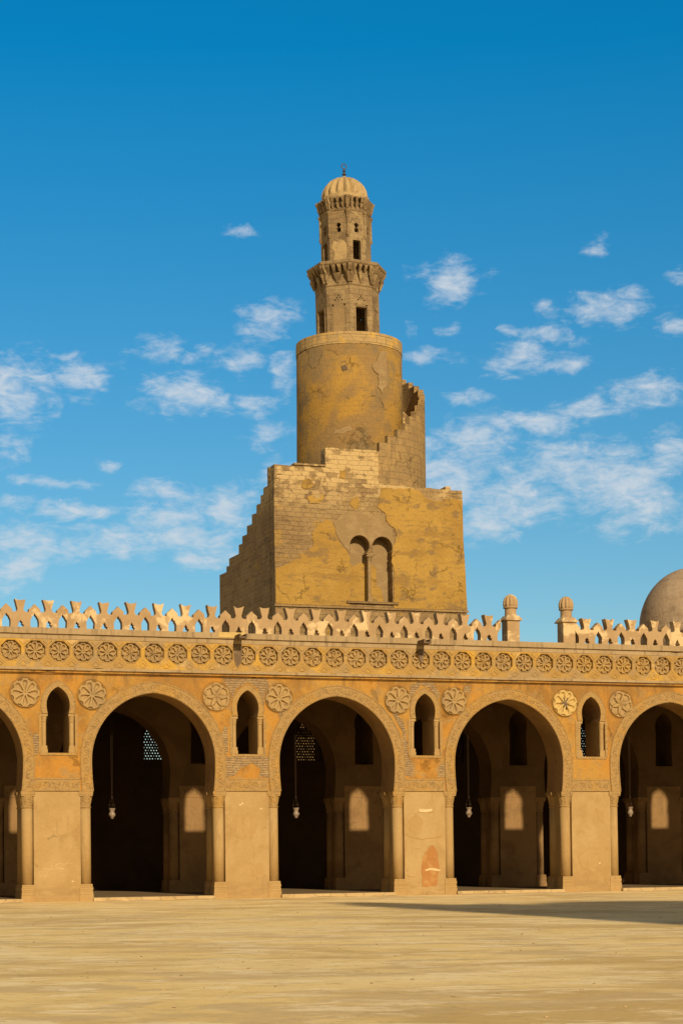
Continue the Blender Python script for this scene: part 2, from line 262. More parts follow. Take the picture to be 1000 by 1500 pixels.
def plate(bm, outer, holes, d0, d1, mp=None):
    """solid plate: outline + holes in (u,v), from depth d0 to d1; mp maps (u,d,v) to 3d (default: facade, u=X d=Y v=Z)"""
    mp = mp or (lambda u, d, v: (u, d, v))
    loops = [outer]+list(holes)
    tris = tessellate_polygon([[Vector((p[0], p[1], 0)) for p in L] for L in loops])
    flat = [p for L in loops for p in L]
    A = [bm.verts.new(mp(p[0], d0, p[1])) for p in flat]; B = [bm.verts.new(mp(p[0], d1, p[1])) for p in flat]
    for a, b_, c_ in tris:
        try: bm.faces.new((A[a], A[b_], A[c_])); bm.faces.new((B[c_], B[b_], B[a]))
        except ValueError: pass
    k = 0
    for L in loops:
        n = len(L)
        for i in range(n):
            j = (i+1) % n
            try: bm.faces.new((A[k+i], A[k+j], B[k+j], B[k+i]))
            except ValueError: pass
        k += n
def lathe(bm, prof, n=24, cx=0, cy=0, rib=None, a0=0):
    """prof: (r,z) list; rib(k) scales radius per step"""
    rings = []
    for (r, z) in prof:
        rings.append([bm.verts.new((cx+r*(rib(k, z) if rib else 1)*math.sin(a0+2*PI*k/n), cy-r*(rib(k, z) if rib else 1)*math.cos(a0+2*PI*k/n), z)) for k in range(n)])
    for A, B in zip(rings, rings[1:]):
        for k in range(n): bm.faces.new((A[k], A[(k+1) % n], B[(k+1) % n], B[k]))
    bm.faces.new(rings[0][::-1]); bm.faces.new(rings[-1])
def tube(bm, pts, r, n=6, flat=1.):
    rings = []
    for i, p in enumerate(pts):
        p = Vector(p); d = (Vector(pts[min(i+1, len(pts)-1)])-Vector(pts[max(i-1, 0)])).normalized()
        a = d.cross(Vector((0, 1, 0)));
        if a.length < .1: a = d.cross(Vector((1, 0, 0)))
        a.normalize(); b_ = d.cross(a).normalized()
        rings.append([bm.verts.new(p+a*(r*math.cos(2*PI*k/n))+b_*(r*flat*math.sin(2*PI*k/n))) for k in range(n)])
    for A, B in zip(rings, rings[1:]):
        for k in range(n): bm.faces.new((A[k], A[(k+1) % n], B[(k+1) % n], B[k]))
    bm.faces.new(rings[0][::-1]); bm.faces.new(rings[-1])
def arc(cx, cz, r, a0, a1, n=16):
    return [(cx+r*math.cos(R(a0+(a1-a0)*i/n)), cz+r*math.sin(R(a0+(a1-a0)*i/n))) for i in range(n+1)]
def rough(pts, amp, seg, seed=0, closed=True):
    out = []; n = len(pts)
    for i in range(n if closed else n-1):
        a = Vector(pts[i][:2]); b_ = Vector(pts[(i+1) % n][:2])
        fixed = len(pts[i]) > 2            # a third value keeps the edge straight
        k = 1 if fixed else max(1, int((b_-a).length/seg))
        nr = Vector((-(b_-a).y, (b_-a).x)).normalized() if (b_-a).length else Vector((0, 0))
        for j in range(k):
            p = a.lerp(b_, j/k)
            if j and not fixed:
                p = p+nr*amp*(noise.noise(Vector((p.x*1.3, p.y*1.3, seed)))*1.4+noise.noise(Vector((p.x*5, p.y*5, seed+9)))*.8)
            out.append((p.x, p.y))
    return out

# arch opening outline (half width 2.3, springing 5.1, apex 7.58), going left bottom -> apex -> right bottom
def arch_line(off=0., base=3.98, hw=2.3, spr=5.1, apex=7.58, neck=.06, n=20, bot=4.0):
    h = apex-spr; r = (hw*hw+h*h)/(2*hw); cc = r-hw; ro = r+off
    left = []
    for i in range(5):
        z = base+(spr-base)*i/5
        left.append((-(hw-neck*((spr-z)/(spr-bot))**2)-off, z))
    a_end = math.acos(min(1, cc/ro))
    for i in range(n+1):
        a = a_end*i/n
        left.append((cc-ro*math.cos(a), spr+ro*math.sin(a)))
    left[-1] = (0, left[-1][1])
    right = [(-x, z) for x, z in left[:-1]][::-1]
    return left+right
def win_line(off=0., hw=.42, spr=7.05, apex=7.75, base=6.78, n=10):
    return arch_line(off, base, hw, spr+.05, apex, .04, n, base)
B = 7.08
XA, XB = -B*2-1.0, B*4+1.3           # ends of the arcade
piers = range(-2, 5)

# ------------------------------------------------------------------ ground
bm = bmesh.new(); v = [bm.verts.new(p) for p in ((-2500, -2500, 0), (2500, -2500, 0), (2500, 2500, 0), (-2500, 2500, 0))]; bm.faces.new(v)
struct(obj('courtyard_ground', bm, 'ground'))

# ------------------------------------------------------------------ the arcade
AR = thing('arcade_building', 'long ochre plastered arcade of pointed arches with pierced crenellated parapet', 'arcade')
def wall_poly(ztop):
    o = [(XA, 3.98)]
    for k in range(-2, 4):
        cx = (k+.5)*B+.03
        o += [(cx+x, z) for x, z in arch_line()]
    o += [(XB, 3.98), (XB, ztop), (XA, ztop)]
    return o
def window_hole(k, notch=True):
    cx = k*B+.06; L = win_line()
    L = [(cx+x, z) for x, z in L]
    if notch: return [(cx-.60, 5.36), (cx-.60, 6.78)]+L+[(cx+.60, 6.78), (cx+.60, 5.36)]
    return [(cx-.42, 5.36)]+L+[(cx+.42, 5.36)]
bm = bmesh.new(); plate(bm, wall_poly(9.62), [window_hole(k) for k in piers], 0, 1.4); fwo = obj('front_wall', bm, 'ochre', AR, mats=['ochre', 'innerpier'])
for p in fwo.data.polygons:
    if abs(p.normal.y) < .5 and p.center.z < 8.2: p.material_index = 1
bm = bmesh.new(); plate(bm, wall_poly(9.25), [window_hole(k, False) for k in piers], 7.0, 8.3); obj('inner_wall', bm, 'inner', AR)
# back wall with grille openings
bm = bmesh.new()
gh = []
for k in piers:
    cx = k*B; gh.append([(cx-.62, 5.9)]+[(cx+x, z) for x, z in win_line(0, .62, 6.7, 7.9, 6.2)]+[(cx+.62, 5.9)])
plate(bm, [(XA, .12), (XB, .12), (XB, 9.25), (XA, 9.25)], gh, 14.4, 15.4)
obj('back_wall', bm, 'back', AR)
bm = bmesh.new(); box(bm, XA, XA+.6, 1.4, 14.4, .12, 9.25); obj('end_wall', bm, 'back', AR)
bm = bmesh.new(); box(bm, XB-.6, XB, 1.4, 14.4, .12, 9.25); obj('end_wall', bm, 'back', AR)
bm = bmesh.new(); box(bm, XA, XB, 1.4, 15.4, 9.25, 9.6); obj('roof', bm, 'wood', AR)
bm = bmesh.new()
x = XA+.8
while x < XB-1: box(bm, x, x+.22, 1.4, 14.4, 8.95, 9.25); x += 1.18
obj('ceiling_beams', bm, 'wood', AR)
bm = bmesh.new(); box(bm, XA, XB, .12, 14.4, -.05, .12); struct(obj('arcade_floor', bm, 'floor'))
bm = bmesh.new()
for k in range(-2, 4):
    pl = rough([(k*B+1.2, 0), (k*B+B-1.2, 0)], .02, .4, k, False)
    box(bm, k*B+1.27, k*B+B-1.27, -.16-.05*random.random(), .118, -.05, .13)
struct(obj('threshold_curb', bm, 'curb'))

# grilles (sub-divided stucco screens pierced by small stars)
def grille_mesh():
    bm = bmesh.new(); n = 10; w_ = .62; s = 2*w_/n
    L = win_line(0, .62, 6.7, 7.9, 6.2)
    def inside(x, z):
        if z < 6.75: return abs(x) < .62
        h = 7.9-6.75; r = (.62**2+h*h)/1.24; cc = r-.62
        return (abs(x)+cc)**2+(z-6.75)**2 < r*r
    z = 5.9; row = 0
    while z < 7.9:
        for i in range(-1, n+1):
            x = -w_+s*i+(s/2 if row % 2 else 0)
            cx, cz = x+s/2, z+s/2
            if not inside(cx, cz): 
                if abs(cx) < .66:
                    x0, x1 = max(x, -.62), min(x+s, .62)
                    if x1 > x0: box(bm, x0, x1, 0, .06, z, z+s)
                continue
            x0, x1 = max(x, -.62), min(x+s, .62)
            big = (i*7+row*3) % 4
            r0 = s*(.25 if big else .17)
            if x0 > x or x1 < x+s:
                box(bm, x0, x1, 0, .06, z, z+s); continue
            hole = [(cx+r0*math.cos(2*PI*q/6), cz+r0*math.sin(2*PI*q/6)) for q in range(6)]
            plate(bm, [(x0, z), (x1, z), (x1, z+s), (x0, z+s)], [hole], 0, .06)
        z += s; row += 1
    return bm
g0 = obj('window_grille', grille_mesh(), 'back', AR, (0, 14.5, 0))
for k in piers:
    if k: dup(g0, (k*B, 14.5, 0))

# piers with corner columns
def pier_body():
    bm = bmesh.new()
    box(bm, -.845, .845, .012, 1.388, 0, 3.98)
    box(bm, -1.10, 1.10, .26, 1.14, 0, 3.978)
    return bm
def column_parts(sx, sy):
    out = []
    bm = bmesh.new(); lathe(bm, [(.212, .62), (.208, 2), (.203, 3.42)], 20); out.append(('column_shaft', bm, 'column', True))
    bm = bmesh.new()
    lathe(bm, [(.205, 3.36), (.235, 3.40), (.205, 3.44), (.21, 3.5), (.235, 3.62), (.262, 3.78), (.268, 3.86)], 20, rib=lambda k, z: 1+(.035 if k % 2 else -.02)*(z > 3.46))
    box(bm, -.256, .256, -.256, .256, 3.862, 3.976)
    box(bm, -.242, .242, -.242, .242, 3.80, 3.862)
    out.append(('capital', bm, 'carved', False))
    bm = bmesh.new()
    z = 0
    for h, q in ((.26, .252), (.10, .243), (.06, .230), (.09, .243), (.06, .230), (.06, .222)):
        box(bm, -q, q, -q, q, z, z+h-.004); z += h
    out.append(('column_base', bm, 'column', False))
    return out
proto = {}
for nm, bmx, mt, sm in column_parts(1, 1):
    proto[nm] = (bmx, mt, sm)
meshes = {}
def make_pier(mt_body, loc):
    p = obj('pier', pier_body(), mt_body, AR, loc)
    for sx in (-1, 1):
        for yy in (.225, 1.175):
            for nm in ('column_shaft', 'capital', 'column_base'):
                if (nm, mt_body) not in meshes:
                    bmx, mt, sm = proto[nm]
                    o = obj(nm, bmx.copy(), mt if mt_body == 'pier' else 'innerpier', p, (sx*1.045, yy, 0), smooth=sm); meshes[(nm, mt_body)] = o.data
                else:
                    o = bpy.data.objects.new(nm, meshes[(nm, mt_body)]); COL.objects.link(o); o.parent = p; o.location = (sx*1.045, yy, 0)
    return p
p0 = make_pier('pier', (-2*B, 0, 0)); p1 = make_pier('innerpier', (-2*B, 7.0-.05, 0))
FP = {-2: p0}
for k in range(-1, 5):
    FP[k] = dup(p0, (k*B, 0, 0)); dup(p1, (k*B, 6.95, 0))

# ground-level wear on the piers: patch, cracks, scratched letters
def flat_patch(name, pts, mt, parent, y0, y1=None, amp=.05, seg=.12, seed=0, label=None):
    bm = bmesh.new(); plate(bm, rough(pts, amp, seg, seed), [], y0, y1 if y1 is not None else .0)
    o = obj(name, bm, mt, parent)
    if label: o['label'] = label
    return o
flat_patch('plaster_patch', [(-.12, .28), (-.18, .9), (-.10, 1.45), (.12, 1.78), (.30, 1.92), (.48, 1.70), (.58, 1.1), (.50, .55), (.42, .28)], 'stain', FP[1], .004, .012, .03, .1, 3)
flat_patch('plaster_crack', [(.0, .98), (.25, 1.03), (.45, 1.0), (.62, .96), (.60, .90), (.4, .93), (.2, .96), (.0, .92)], 'whitewash', FP[1], -.002, .012, .02, .06, 5)
flat_patch('plaster_crack', [(-.22, 3.30), (.05, 3.28), (.30, 3.31), (.30, 3.22), (.05, 3.17), (-.22, 3.20)], 'whitewash', FP[1], .004, .012, .02, .06, 6)
bm = bmesh.new()
for pts in ([(-.45, 3.1), (-.2, 3.17), (.1, 3.16), (.5, 3.20)], [(-.82, 2.35), (-.5, 2.2), (-.1, 2.12), (.4, 2.2), (.83, 2.28)], [(-.82, .78), (-.55, .70), (-.3, .76)], [(-.8, 2.1), (-.83, 1.2), (-.7, .8)]):
    tube(bm, [(x, .010, z) for x, z in rough(pts, .04, .1, 3, False)], .008, 4)
obj('hairline_cracks', bm, 'stain', FP[1])
for k, pts in ((0, [(-.5, 2.9), (.1, 3.1), (.4, 2.7), (.2, 2.2), (-.4, 2.3)]), (-1, [(-.3, 3.4), (.5, 3.3), (.6, 2.6), (.1, 2.4), (-.4, 2.8)]), (2, [(-.6, 1.4), (.0, 1.7), (.3, 1.3), (.1, .8), (-.5, .9)]), (2, [(.2, 3.3), (.6, 3.2), (.55, 2.7), (.25, 2.8)]), (0, [(.1, 1.3), (.6, 1.4), (.7, .8), (.3, .6)]), (1, [(-.6, 2.9), (-.2, 3.0), (-.1, 2.4), (-.5, 2.35)])):
    flat_patch('plaster_repair', pts, 'column', FP[k], .003, .012, .10, .07, k*3+7)
for k, x, z in ((0, -.3, 3.45), (0, -.22, 3.5), (2, .3, 1.1), (-1, .5, .7), (0, .5, 3.3)):
    flat_patch('plaster_chip', [(x, z), (x+.09, z+.01), (x+.07, z+.06), (x+.01, z+.05)], 'whitewash', FP[k], .004, .012, .01, .04, k)
# damp plinth tide marks, one low render skirt per front pier
for k in piers:
    pts = [(-.84, .0, 1), (.84, .0, 1), (.84, .36+.1*noise.noise(Vector((k, 3, 0))))]+[(.84-1.68*i/6, .30+.14*noise.noise(Vector((k*3.1, i*1.3, 2)))) for i in range(1, 6)]+[(-.84, .34)]
    flat_patch('damp_skirt', pts, 'pier', FP[k], -.004-.001*k, .012, .03, .08, k)
# scratched Arabic word on the second pier
bm = bmesh.new()
for pts in ([(-.20, 1.28), (-.12, 1.36), (.02, 1.38), (.10, 1.34)], [(-.20, 1.28), (-.1, 1.22), (.06, 1.20), (.14, 1.18)],
            [(.14, 1.18), (-.3, 1.17), (-.62, 1.20)], [(-.33, 1.17), (-.33, 1.42)], [(-.62, 1.20), (-.50, 1.08), (-.48, .96), (-.60, .90), (-.74, .95), (-.80, 1.10)],
            [(.1, 1.34), (.30, 1.40), (.42, 1.36)]):
    tube(bm, [(x+.12, .010, z) for x, z in pts], .010, 4)
o = obj('scratched_writing', bm, 'chalk', FP[-1])

# carved band round each arch + over each pier
def vine(bm, fn, length, cell=.34, wid=.28, y=-.035, r=.017):
    """scroll ornament; fn(s, t) -> (x, z) for arc length s and offset t across the band"""
    n = int(length/cell)
    for i in range(n):
        s0 = length*(i+.5)/n; fl = 1 if i % 2 else -1
        pts = []
        for j in range(13):
            a = -1.9+j*4.6/12
            rr = 1-.045*j
            pts.append(fn(s0+cell*.40*math.sin(a)*rr, fl*wid*.40*math.cos(a)*rr))
        tube(bm, [(x, y+.004, z) for x, z in pts], r, 4, .9)
        pts = [fn(s0+cell*(-.5+j/5), fl*wid*(.34-.68*j/5)) for j in range(6)]
        tube(bm, [(x, y+.006, z) for x, z in pts], r*.8, 4, .9)
        x, z = fn(s0+cell*.05, -fl*wid*.06)
        box(bm, x-.03, x+.03, y-.012, y+.012, z-.03, z+.03)
def band_mesh():
    bm = bmesh.new()
    inn = arch_line(0., 3.98); out = arch_line(.43, 3.98)
    inn2 = inn
    bot_l = out[0]; poly = out+inn2[::-1]
    plate(bm, poly, [], -.03, 0)
    # raised borders
    for off in (.03, .40):
        L = arch_line(off, 4.0)
        tube(bm, [(x, -.03, z) for x, z in L], .024, 5)
    # path for the vine
    L = arch_line(.215, 4.05); seg = [0]
    for a, b_ in zip(L, L[1:]): seg.append(seg[-1]+math.dist(a, b_))
    tot = seg[-1]
    def fn(s, t_):
        s = max(0, min(tot-1e-4, s)); i = 0
        while seg[i+1] < s: i += 1
        f = (s-seg[i])/(seg[i+1]-seg[i]); a, b_ = L[i], L[i+1]
        x, z = a[0]+(b_[0]-a[0])*f, a[1]+(b_[1]-a[1])*f
        d = math.dist(a, b_); nx, nz = -(b_[1]-a[1])/d, (b_[0]-a[0])/d
        return x+nx*t_, z+nz*t_
    vine(bm, fn, tot, .30, .30, -.035, .021)
    return bm
a0 = obj('carved_arch_band', band_mesh(), 'carved', AR, (-1.5*B+.03, 0, 0))
for k in range(-1, 4): dup(a0, ((k+.5)*B+.03, 0, 0))
def pband():
    bm = bmesh.new(); h = .84
    box(bm, -h, h, -.028, 0, 3.985, 4.46)
    for z in (4.01, 4.43): box(bm, -h, h, -.045, -.028, z-.022, z+.022)
    vine(bm, lambda s, t_: (-h+s, 4.22+t_), 2*h, .30, .32, -.034, .021)
    return bm
b0 = obj('carved_lintel_band', pband(), 'carved', AR, (-2*B, 0, 0))
for k in range(-1, 5): dup(b0, (k*B, 0, 0))
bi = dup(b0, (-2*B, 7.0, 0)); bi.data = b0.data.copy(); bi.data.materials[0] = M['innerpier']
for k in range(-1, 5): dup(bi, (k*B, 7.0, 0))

# spandrel windows: frame, two colonnettes, inner jambs
def win_frame():
    bm = bmesh.new()
    inn = win_line(0.); out = win_line(.215)
    plate(bm, out+inn[::-1], [], -.025, 0)
    tube(bm, [(x, -.025, z) for x, z in win_line(.195)], .014, 4)
    # stepped sill blocks
    box(bm, -.66, .66, -.03, .0, 5.27, 5.355)
    box(bm, -.70, -.605, -.02, 0, 5.36, 6.77); box(bm, .605, .70, -.02, 0, 5.36, 6.77)
    return bm
def colonnette():
    bm = bmesh.new()
    lathe(bm, [(.088, 5.62), (.088, 6.50)], 12)
    lathe(bm, [(.09, 6.47), (.11, 6.49), (.09, 6.52), (.115, 6.64), (.12, 6.68)], 12)
    box(bm, -.125, .125, -.125, .125, 6.68, 6.776)
    box(bm, -.125, .125, -.125, .125, 5.362, 5.50); box(bm, -.108, .108, -.108, .108, 5.50, 5.62)
    return bm
def jamb():
    bm = bmesh.new(); box(bm, -.084, .084, .26, 1.39, 5.362, 6.778)
    return bm
w0 = obj('window_frame', win_frame(), 'carved', AR, (-2*B+.06, 0, 0))
ca = obj('colonnette', colonnette(), 'column', w0, (-.505, .14, 0)); cb = obj('colonnette', colonnette(), 'column', w0, (.505, .14, 0))
jb = obj('window_jamb', jamb(), 'column', w0, (-.514, 0, 0)); dup(jb, (.514, 0, 0), w0)
for k in range(-1, 5): dup(w0, (k*B+.06, 0, 0))

# rosettes (polar height field)
def rosette(rad, depth, kind, nr=16, nt=96, seed=0, wear=.0):
    bm = bmesh.new(); c0 = bm.verts.new((0, -depth*.5, 0)); rings = []
    for i in range(1, nr+1):
        r = i/nr; ring = []
        for j in range(nt):
            th = 2*PI*j/nt
            if kind in ('petal', 'square'):                         # eight scooped tear-drop petals
                pa = ((th*8/(2*PI)+.5) % 1-.5)*2*PI/8; lx, ly = r*math.cos(pa), abs(r*math.sin(pa))
                K = .70 if kind == 'petal' else .57; wc = .175 if kind == 'petal' else .15
                if lx < K: wd = wc*max(0, (lx-.17)/(K-.17))**.8; inn_ = ly < wd; q = ly/max(wd, 1e-4)
                else: q = math.hypot(lx-K, ly)/wc; inn_ = q < 1
                edge = K+.14+.13*math.sqrt(max(0, 1-(abs(pa)*8/PI)**2))
                if inn_: h = .06+.94*q**2.6
                elif r < edge: h = 1.
                else: h = .10 if kind == 'square' else (.12 if r < .95 else .7)
                if r < .10: h = .8
            else:                                                   # six pointed star with lobes
                ph = (th*6/(2*PI)) % 1; q = abs(ph-.5)*2
                star = .88*(.40+.60*q**1.2); lobe = .62+.28*math.sqrt(max(0, 1-(q*1.05 if q*1.05 < 1 else 1)**2))
                h = .9 if r < star*.92 and r > star*.70 else .25
                if r < star*.70: h = .45+.4*q
                if r >= star*.92: h = .8 if abs(r-lobe) < .07 else .12
                if r < .12: h = .95
                if r > .94: h = .55
            nv = noise.noise(Vector((r*3*math.cos(th), r*3*math.sin(th), seed*7.3)))
            h = max(.02, min(1.05, h-wear*max(0, nv-.05)*2.2+.10*nv))
            ring.append(bm.verts.new((rad*r*math.cos(th), -depth*h, rad*r*math.sin(th))))
        rings.append(ring)
    for j in range(nt): bm.faces.new((c0, rings[0][j], rings[0][(j+1) % nt]))
    for A, Bq in zip(rings, rings[1:]):
        for j in range(nt): bm.faces.new((A[j], Bq[j], Bq[(j+1) % nt], A[(j+1) % nt]))
    back = [bm.verts.new((v_.co.x, .0, v_.co.z)) for v_ in rings[-1]]
    for j in range(nt): bm.faces.new((rings[-1][j], back[j], back[(j+1) % nt], rings[-1][(j+1) % nt]))
    bm.faces.new(back)
    return bm
rp = obj('rosette', rosette(.52, .10, 'petal'), 'rosette', AR, (-8.21, 0, 7.50))
rs = obj('rosette', rosette(.52, .095, 'star'), 'rosette', AR, (-1.14, 0, 7.48))
rs['label'] = 'rosette carved as a six pointed star'
for x, q in ((-5.79, 0), (1.27, 0), (6.02, 0), (8.34, 0), (15.53, 1), (13.06, 2), (20.1, 0), (22.5, 1), (-12.9, 0), (-15.3, 1), (27.2, 0)):
    o = dup(rp if q != 1 else rs, (x, 0, 7.47)); 
    if q == 0 and 'label' in o: del o['label']
    o.rotation_euler = (0, random.uniform(-.3, .3), 0)
    if q == 2:
        o.data = o.data.copy(); o.data.materials[0] = M['pale']; o['label'] = 'bleached rosette with a broken centre'
        bmx = bmesh.new()
        plate(bmx, [(p[0], p[1]) for p in [((.20 if i % 2 else .07)*math.cos(i*PI/6+.2)*(1+.45*math.sin(i*2.6)), (.27 if i % 2 else .09)*math.sin(i*PI/6+.2)) for i in range(12)]], [], -.104, -.01)
        obj('broken_centre', bmx, 'spout', o)
    ring = None
# plaster rim around each rosette
bm = bmesh.new(); tube(bm, [(.565*math.cos(a*PI/18), -.004, .565*math.sin(a*PI/18)) for a in range(37)], .018, 4)
rim = None
for o in [q for q in AR.children if q.name.startswith('rosette')]:
    if rim is None: rim = obj('plaster_rim', bm, 'ochre', o)
    else: dup(rim, (0, 0, 0), o)

# frieze of octagonal rosettes
oct_ = lambda cx, cz, r, k=8: [(cx+r*math.cos(PI/8+i*PI/4), cz+r*math.sin(PI/8+i*PI/4)) for i in range(8)]
nx0, nx1 = int(XA/.87), int(XB/.87)
FX = [n*.87-.02 for n in range(nx0, nx1+1) if XA+.5 < n*.87 < XB-.5]
bm = bmesh.new()
plate(bm, [(XA, 8.43), (XB, 8.43), (XB, 9.44), (XA, 9.44)], [oct_(x, 9.02, .385) for x in FX], -.155, 0)
for x in FX:
    xm = x+.435
    for (zc, s) in ((8.50, 1), (9.40, -1)):
        for q in (-1, 1):
            tube(bm, [(xm, -.160, zc+s*.17), (xm+q*.15, -.160, zc+s*.02)], .020, 4)
            tube(bm, [(xm, -.157, zc+s*.29), (xm+q*.24, -.157, zc+s*.04)], .013, 4)
    for zc in (8.50,):
        plate(bm, [(xm-.10, zc-.02), (xm+.10, zc-.02), (xm, zc+.08)], [], -.18, -.155)
    # thin octagon border
    L = oct_(x, 9.02, .415); tube(bm, [(a, -.155, c_) for a, c_ in L+L[:1]], .014, 4)
obj('frieze_panel', bm, 'frieze', AR)
frs = []
for i, x in enumerate(FX):
    q = (i*5+i//4) % 6
    if i < 6:
        o = obj('frieze_rosette', rosette(.40, .125, 'square', 15, 80, i+1, (.1, .5, .2, .9, .15, .4)[i]), 'rosette', AR, (x, 0, 9.02)); frs.append(o)
    else:
        o = dup(frs[q], (x, 0, 9.02)); o.rotation_euler = (0, random.choice((0, PI/4, PI/2))+random.uniform(-.06, .06), 0); o.scale = (1, random.uniform(.8, 1.0), 1)
# mouldings: long strips with a slightly uneven edge
def strip(name, z0, z1, y0, mt, seed, yb=0., amp=.012):
    bm = bmesh.new(); n = 150; P = []
    for i in range(n+1):
        x = XA+(XB-XA)*i/n; q = noise.noise(Vector((x*.9, seed, 0)))*amp+noise.noise(Vector((x*4, seed, 5)))*amp*.6
        ch = -.05 if noise.noise(Vector((x*1.7, seed, 11))) > .52 else 0
        P.append([bm.verts.new(p) for p in ((x, yb, z0), (x, y0-q-ch, z0+q*.6), (x, y0-q-ch*1.0, z1+q*.6+ch*.5), (x, yb, z1+q*.6))])
    for A, Bq in zip(P, P[1:]):
        for k in range(4): bm.faces.new((A[k], A[(k+1) % 4], Bq[(k+1) % 4], Bq[k]))
    bm.faces.new(P[0]); bm.faces.new(P[-1][::-1])
    return obj(name, bm, mt, AR)
strip('lower_moulding', 8.33, 8.425, -.21, 'ledge', 1)
strip('lower_moulding', 8.245, 8.328, -.13, 'ochre', 2)
strip('lower_moulding', 8.20, 8.243, -.05, 'ochre', 8)
strip('plain_band', 9.445, 9.622, -.17, 'ledge', 3)
strip('parapet_ledge', 9.627, 9.84, -.25, 'ledge', 4, yb=.75, amp=.014)

# parapet: one pierced merlon per bay of the cresting, three weathered variants
def merlon(seed):
    rnd = random.Random(seed); j = lambda a=.022: rnd.uniform(-a, a); H = .5065
    o = [(-H, 9.84), (-H, 10.69), (-.42, 10.63+j(.01)), (-.31, 10.53+j(.015)), (-.29, 10.42+j(.01)), (-.20, 10.42), (-.13, 10.45), (-.105, 10.53), (-.15+j(.01), 10.72), (-.195+j(), 10.89+j(.02)), (-.15, 10.865), (-.07, 10.835+j()),
         (.07, 10.835+j()), (.15, 10.865), (.195+j(), 10.89+j(.02)), (.15+j(.01), 10.72), (.105, 10.53), (.13, 10.45), (.20, 10.42), (.29, 10.42+j(.01)), (.31, 10.53+j(.015)), (.42, 10.63+j(.01)), (H, 10.69), (H, 9.84)]
    # half openings at both ends join into the tall arch; small stepped opening below the fan
    hl = [(H, 9.84), (.36, 9.84), (.355+j(.01), 10.0), (.352+j(.01), 10.1), (.372, 10.17), (.40, 10.20), (.415+j(.01), 10.26), (.455, 10.28+j(.01)), (H, 10.38)]
    left = [(-x, z) for x, z in hl][::-1]
    tri = [(-.09, 9.87), (-.11+j(), 9.95), (-.06, 9.985), (-.075+j(), 10.04), (-.03, 10.08), (0, 10.14+j()), (.03, 10.08), (.075+j(), 10.04), (.06, 9.985), (.11+j(), 9.95), (.09, 9.87)]
    outer = [left[0]]+[(-H, 10.69)]+o[2:-2]+[(H, 10.72), (H, 10.38)]+hl[::-1][1:-1]+[(.365, 9.842)]
    outer = [(-H, 10.38)]+[(-H, 10.72)]+o[2:-2]+[(H, 10.72), (H, 10.38)]+hl[::-1][1:-2]+[(.365, 9.842), (-.365, 9.842)]+[p for p in left[1:-2][::-1]]
    bm = bmesh.new(); plate(bm, outer, [tri], .0, .32)
    # base fillet joining the blocks in the tall openings
    return bm
mer = [obj('merlon', merlon(s), 'parapet', AR, (0, 0, 0)) for s in range(7)]
first = [True]*7
MX = []
n = 0
x = -8.34-1.013*7
while x < 10.2: MX.append(x); x += 1.013
x = 14.12
while x < XB-.6: MX.append(x); x += 1.013
for i, x in enumerate(MX):
    q = (i*3+i//7) % 7; loc = (x, 0.05, random.uniform(-.004, .012))
    if first[q]: mer[q].location = loc; first[q] = False
    else: dup(mer[q], loc)
# pinnacles either side of the gap
def pinn_parts():
    bm = bmesh.new(); box(bm, -.26, .26, -.27, .27, 9.84, 10.70)
    n_ = 4
    for z0, z1, a, b_ in ((10.70, 10.75, .35, .35), (10.75, 10.90, .34, .24)):
        A = [bm.verts.new((sx*a, sy*a, z0+.001)) for sx, sy in ((-1, -1), (1, -1), (1, 1), (-1, 1))]; Bq = [bm.verts.new((sx*b_, sy*b_, z1)) for sx, sy in ((-1, -1), (1, -1), (1, 1), (-1, 1))]
        bm.faces.new(A[::-1]); bm.faces.new(Bq)
        for k in range(4): bm.faces.new((A[k], A[(k+1) % 4], Bq[(k+1) % 4], Bq[k]))
    lathe(bm, [(.235, 10.88), (.225, 11.20), (.29, 11.205), (.29, 11.25)], 24)
    return bm
pn = obj('pinnacle', pinn_parts(), 'parapet', AR, (10.93, .30, 0))
bm = bmesh.new(); lathe(bm, [(.26, 11.252), (.29, 11.34), (.285, 11.48), (.235, 11.62), (.14, 11.72), (.03, 11.76)], 60, rib=lambda k, z: 1+(.20*abs(math.sin(k*PI/6))-.15)*(z < 11.7))
obj('fluted_knob', bm, 'parapet', pn)
dup(pn, (13.34, .30, 0))
# water spouts
def spout():
    bm = bmesh.new(); box(bm, -.15, .15, -.75, 0, 9.64, 9.70); box(bm, -.15, -.09, -.75, 0, 9.70, 9.80); box(bm, .09, .15, -.75, 0, 9.70, 9.80)
    return bm
sp0 = obj('water_spout', spout(), 'spout', AR, (-.34, -.2, -.06)); dup(sp0, (6.92, -.2, -.06))
flat_patch('spout_repair', [(-1.1, 9.66, 1), (-.1, 9.66, 1), (-.1, 9.86, 1), (-1.1, 9.86, 1)], 'pale', AR, -.275, -.24, 0, .2)
# damp stains that run down the frieze under the spouts (mineral deposits with their own outline)
flat_patch('spout_streak', [(-.52, 9.43), (-.18, 9.43), (-.2, 9.0), (-.26, 8.7), (-.36, 8.55), (-.47, 8.8)], 'spout', AR, -.168, -.15, .04, .1, 2)
flat_patch('spout_streak', [(6.80, 9.43), (7.08, 9.43), (7.05, 9.1), (6.98, 8.9), (6.88, 9.05)], 'spout', AR, -.168, -.15, .03, .1, 4)
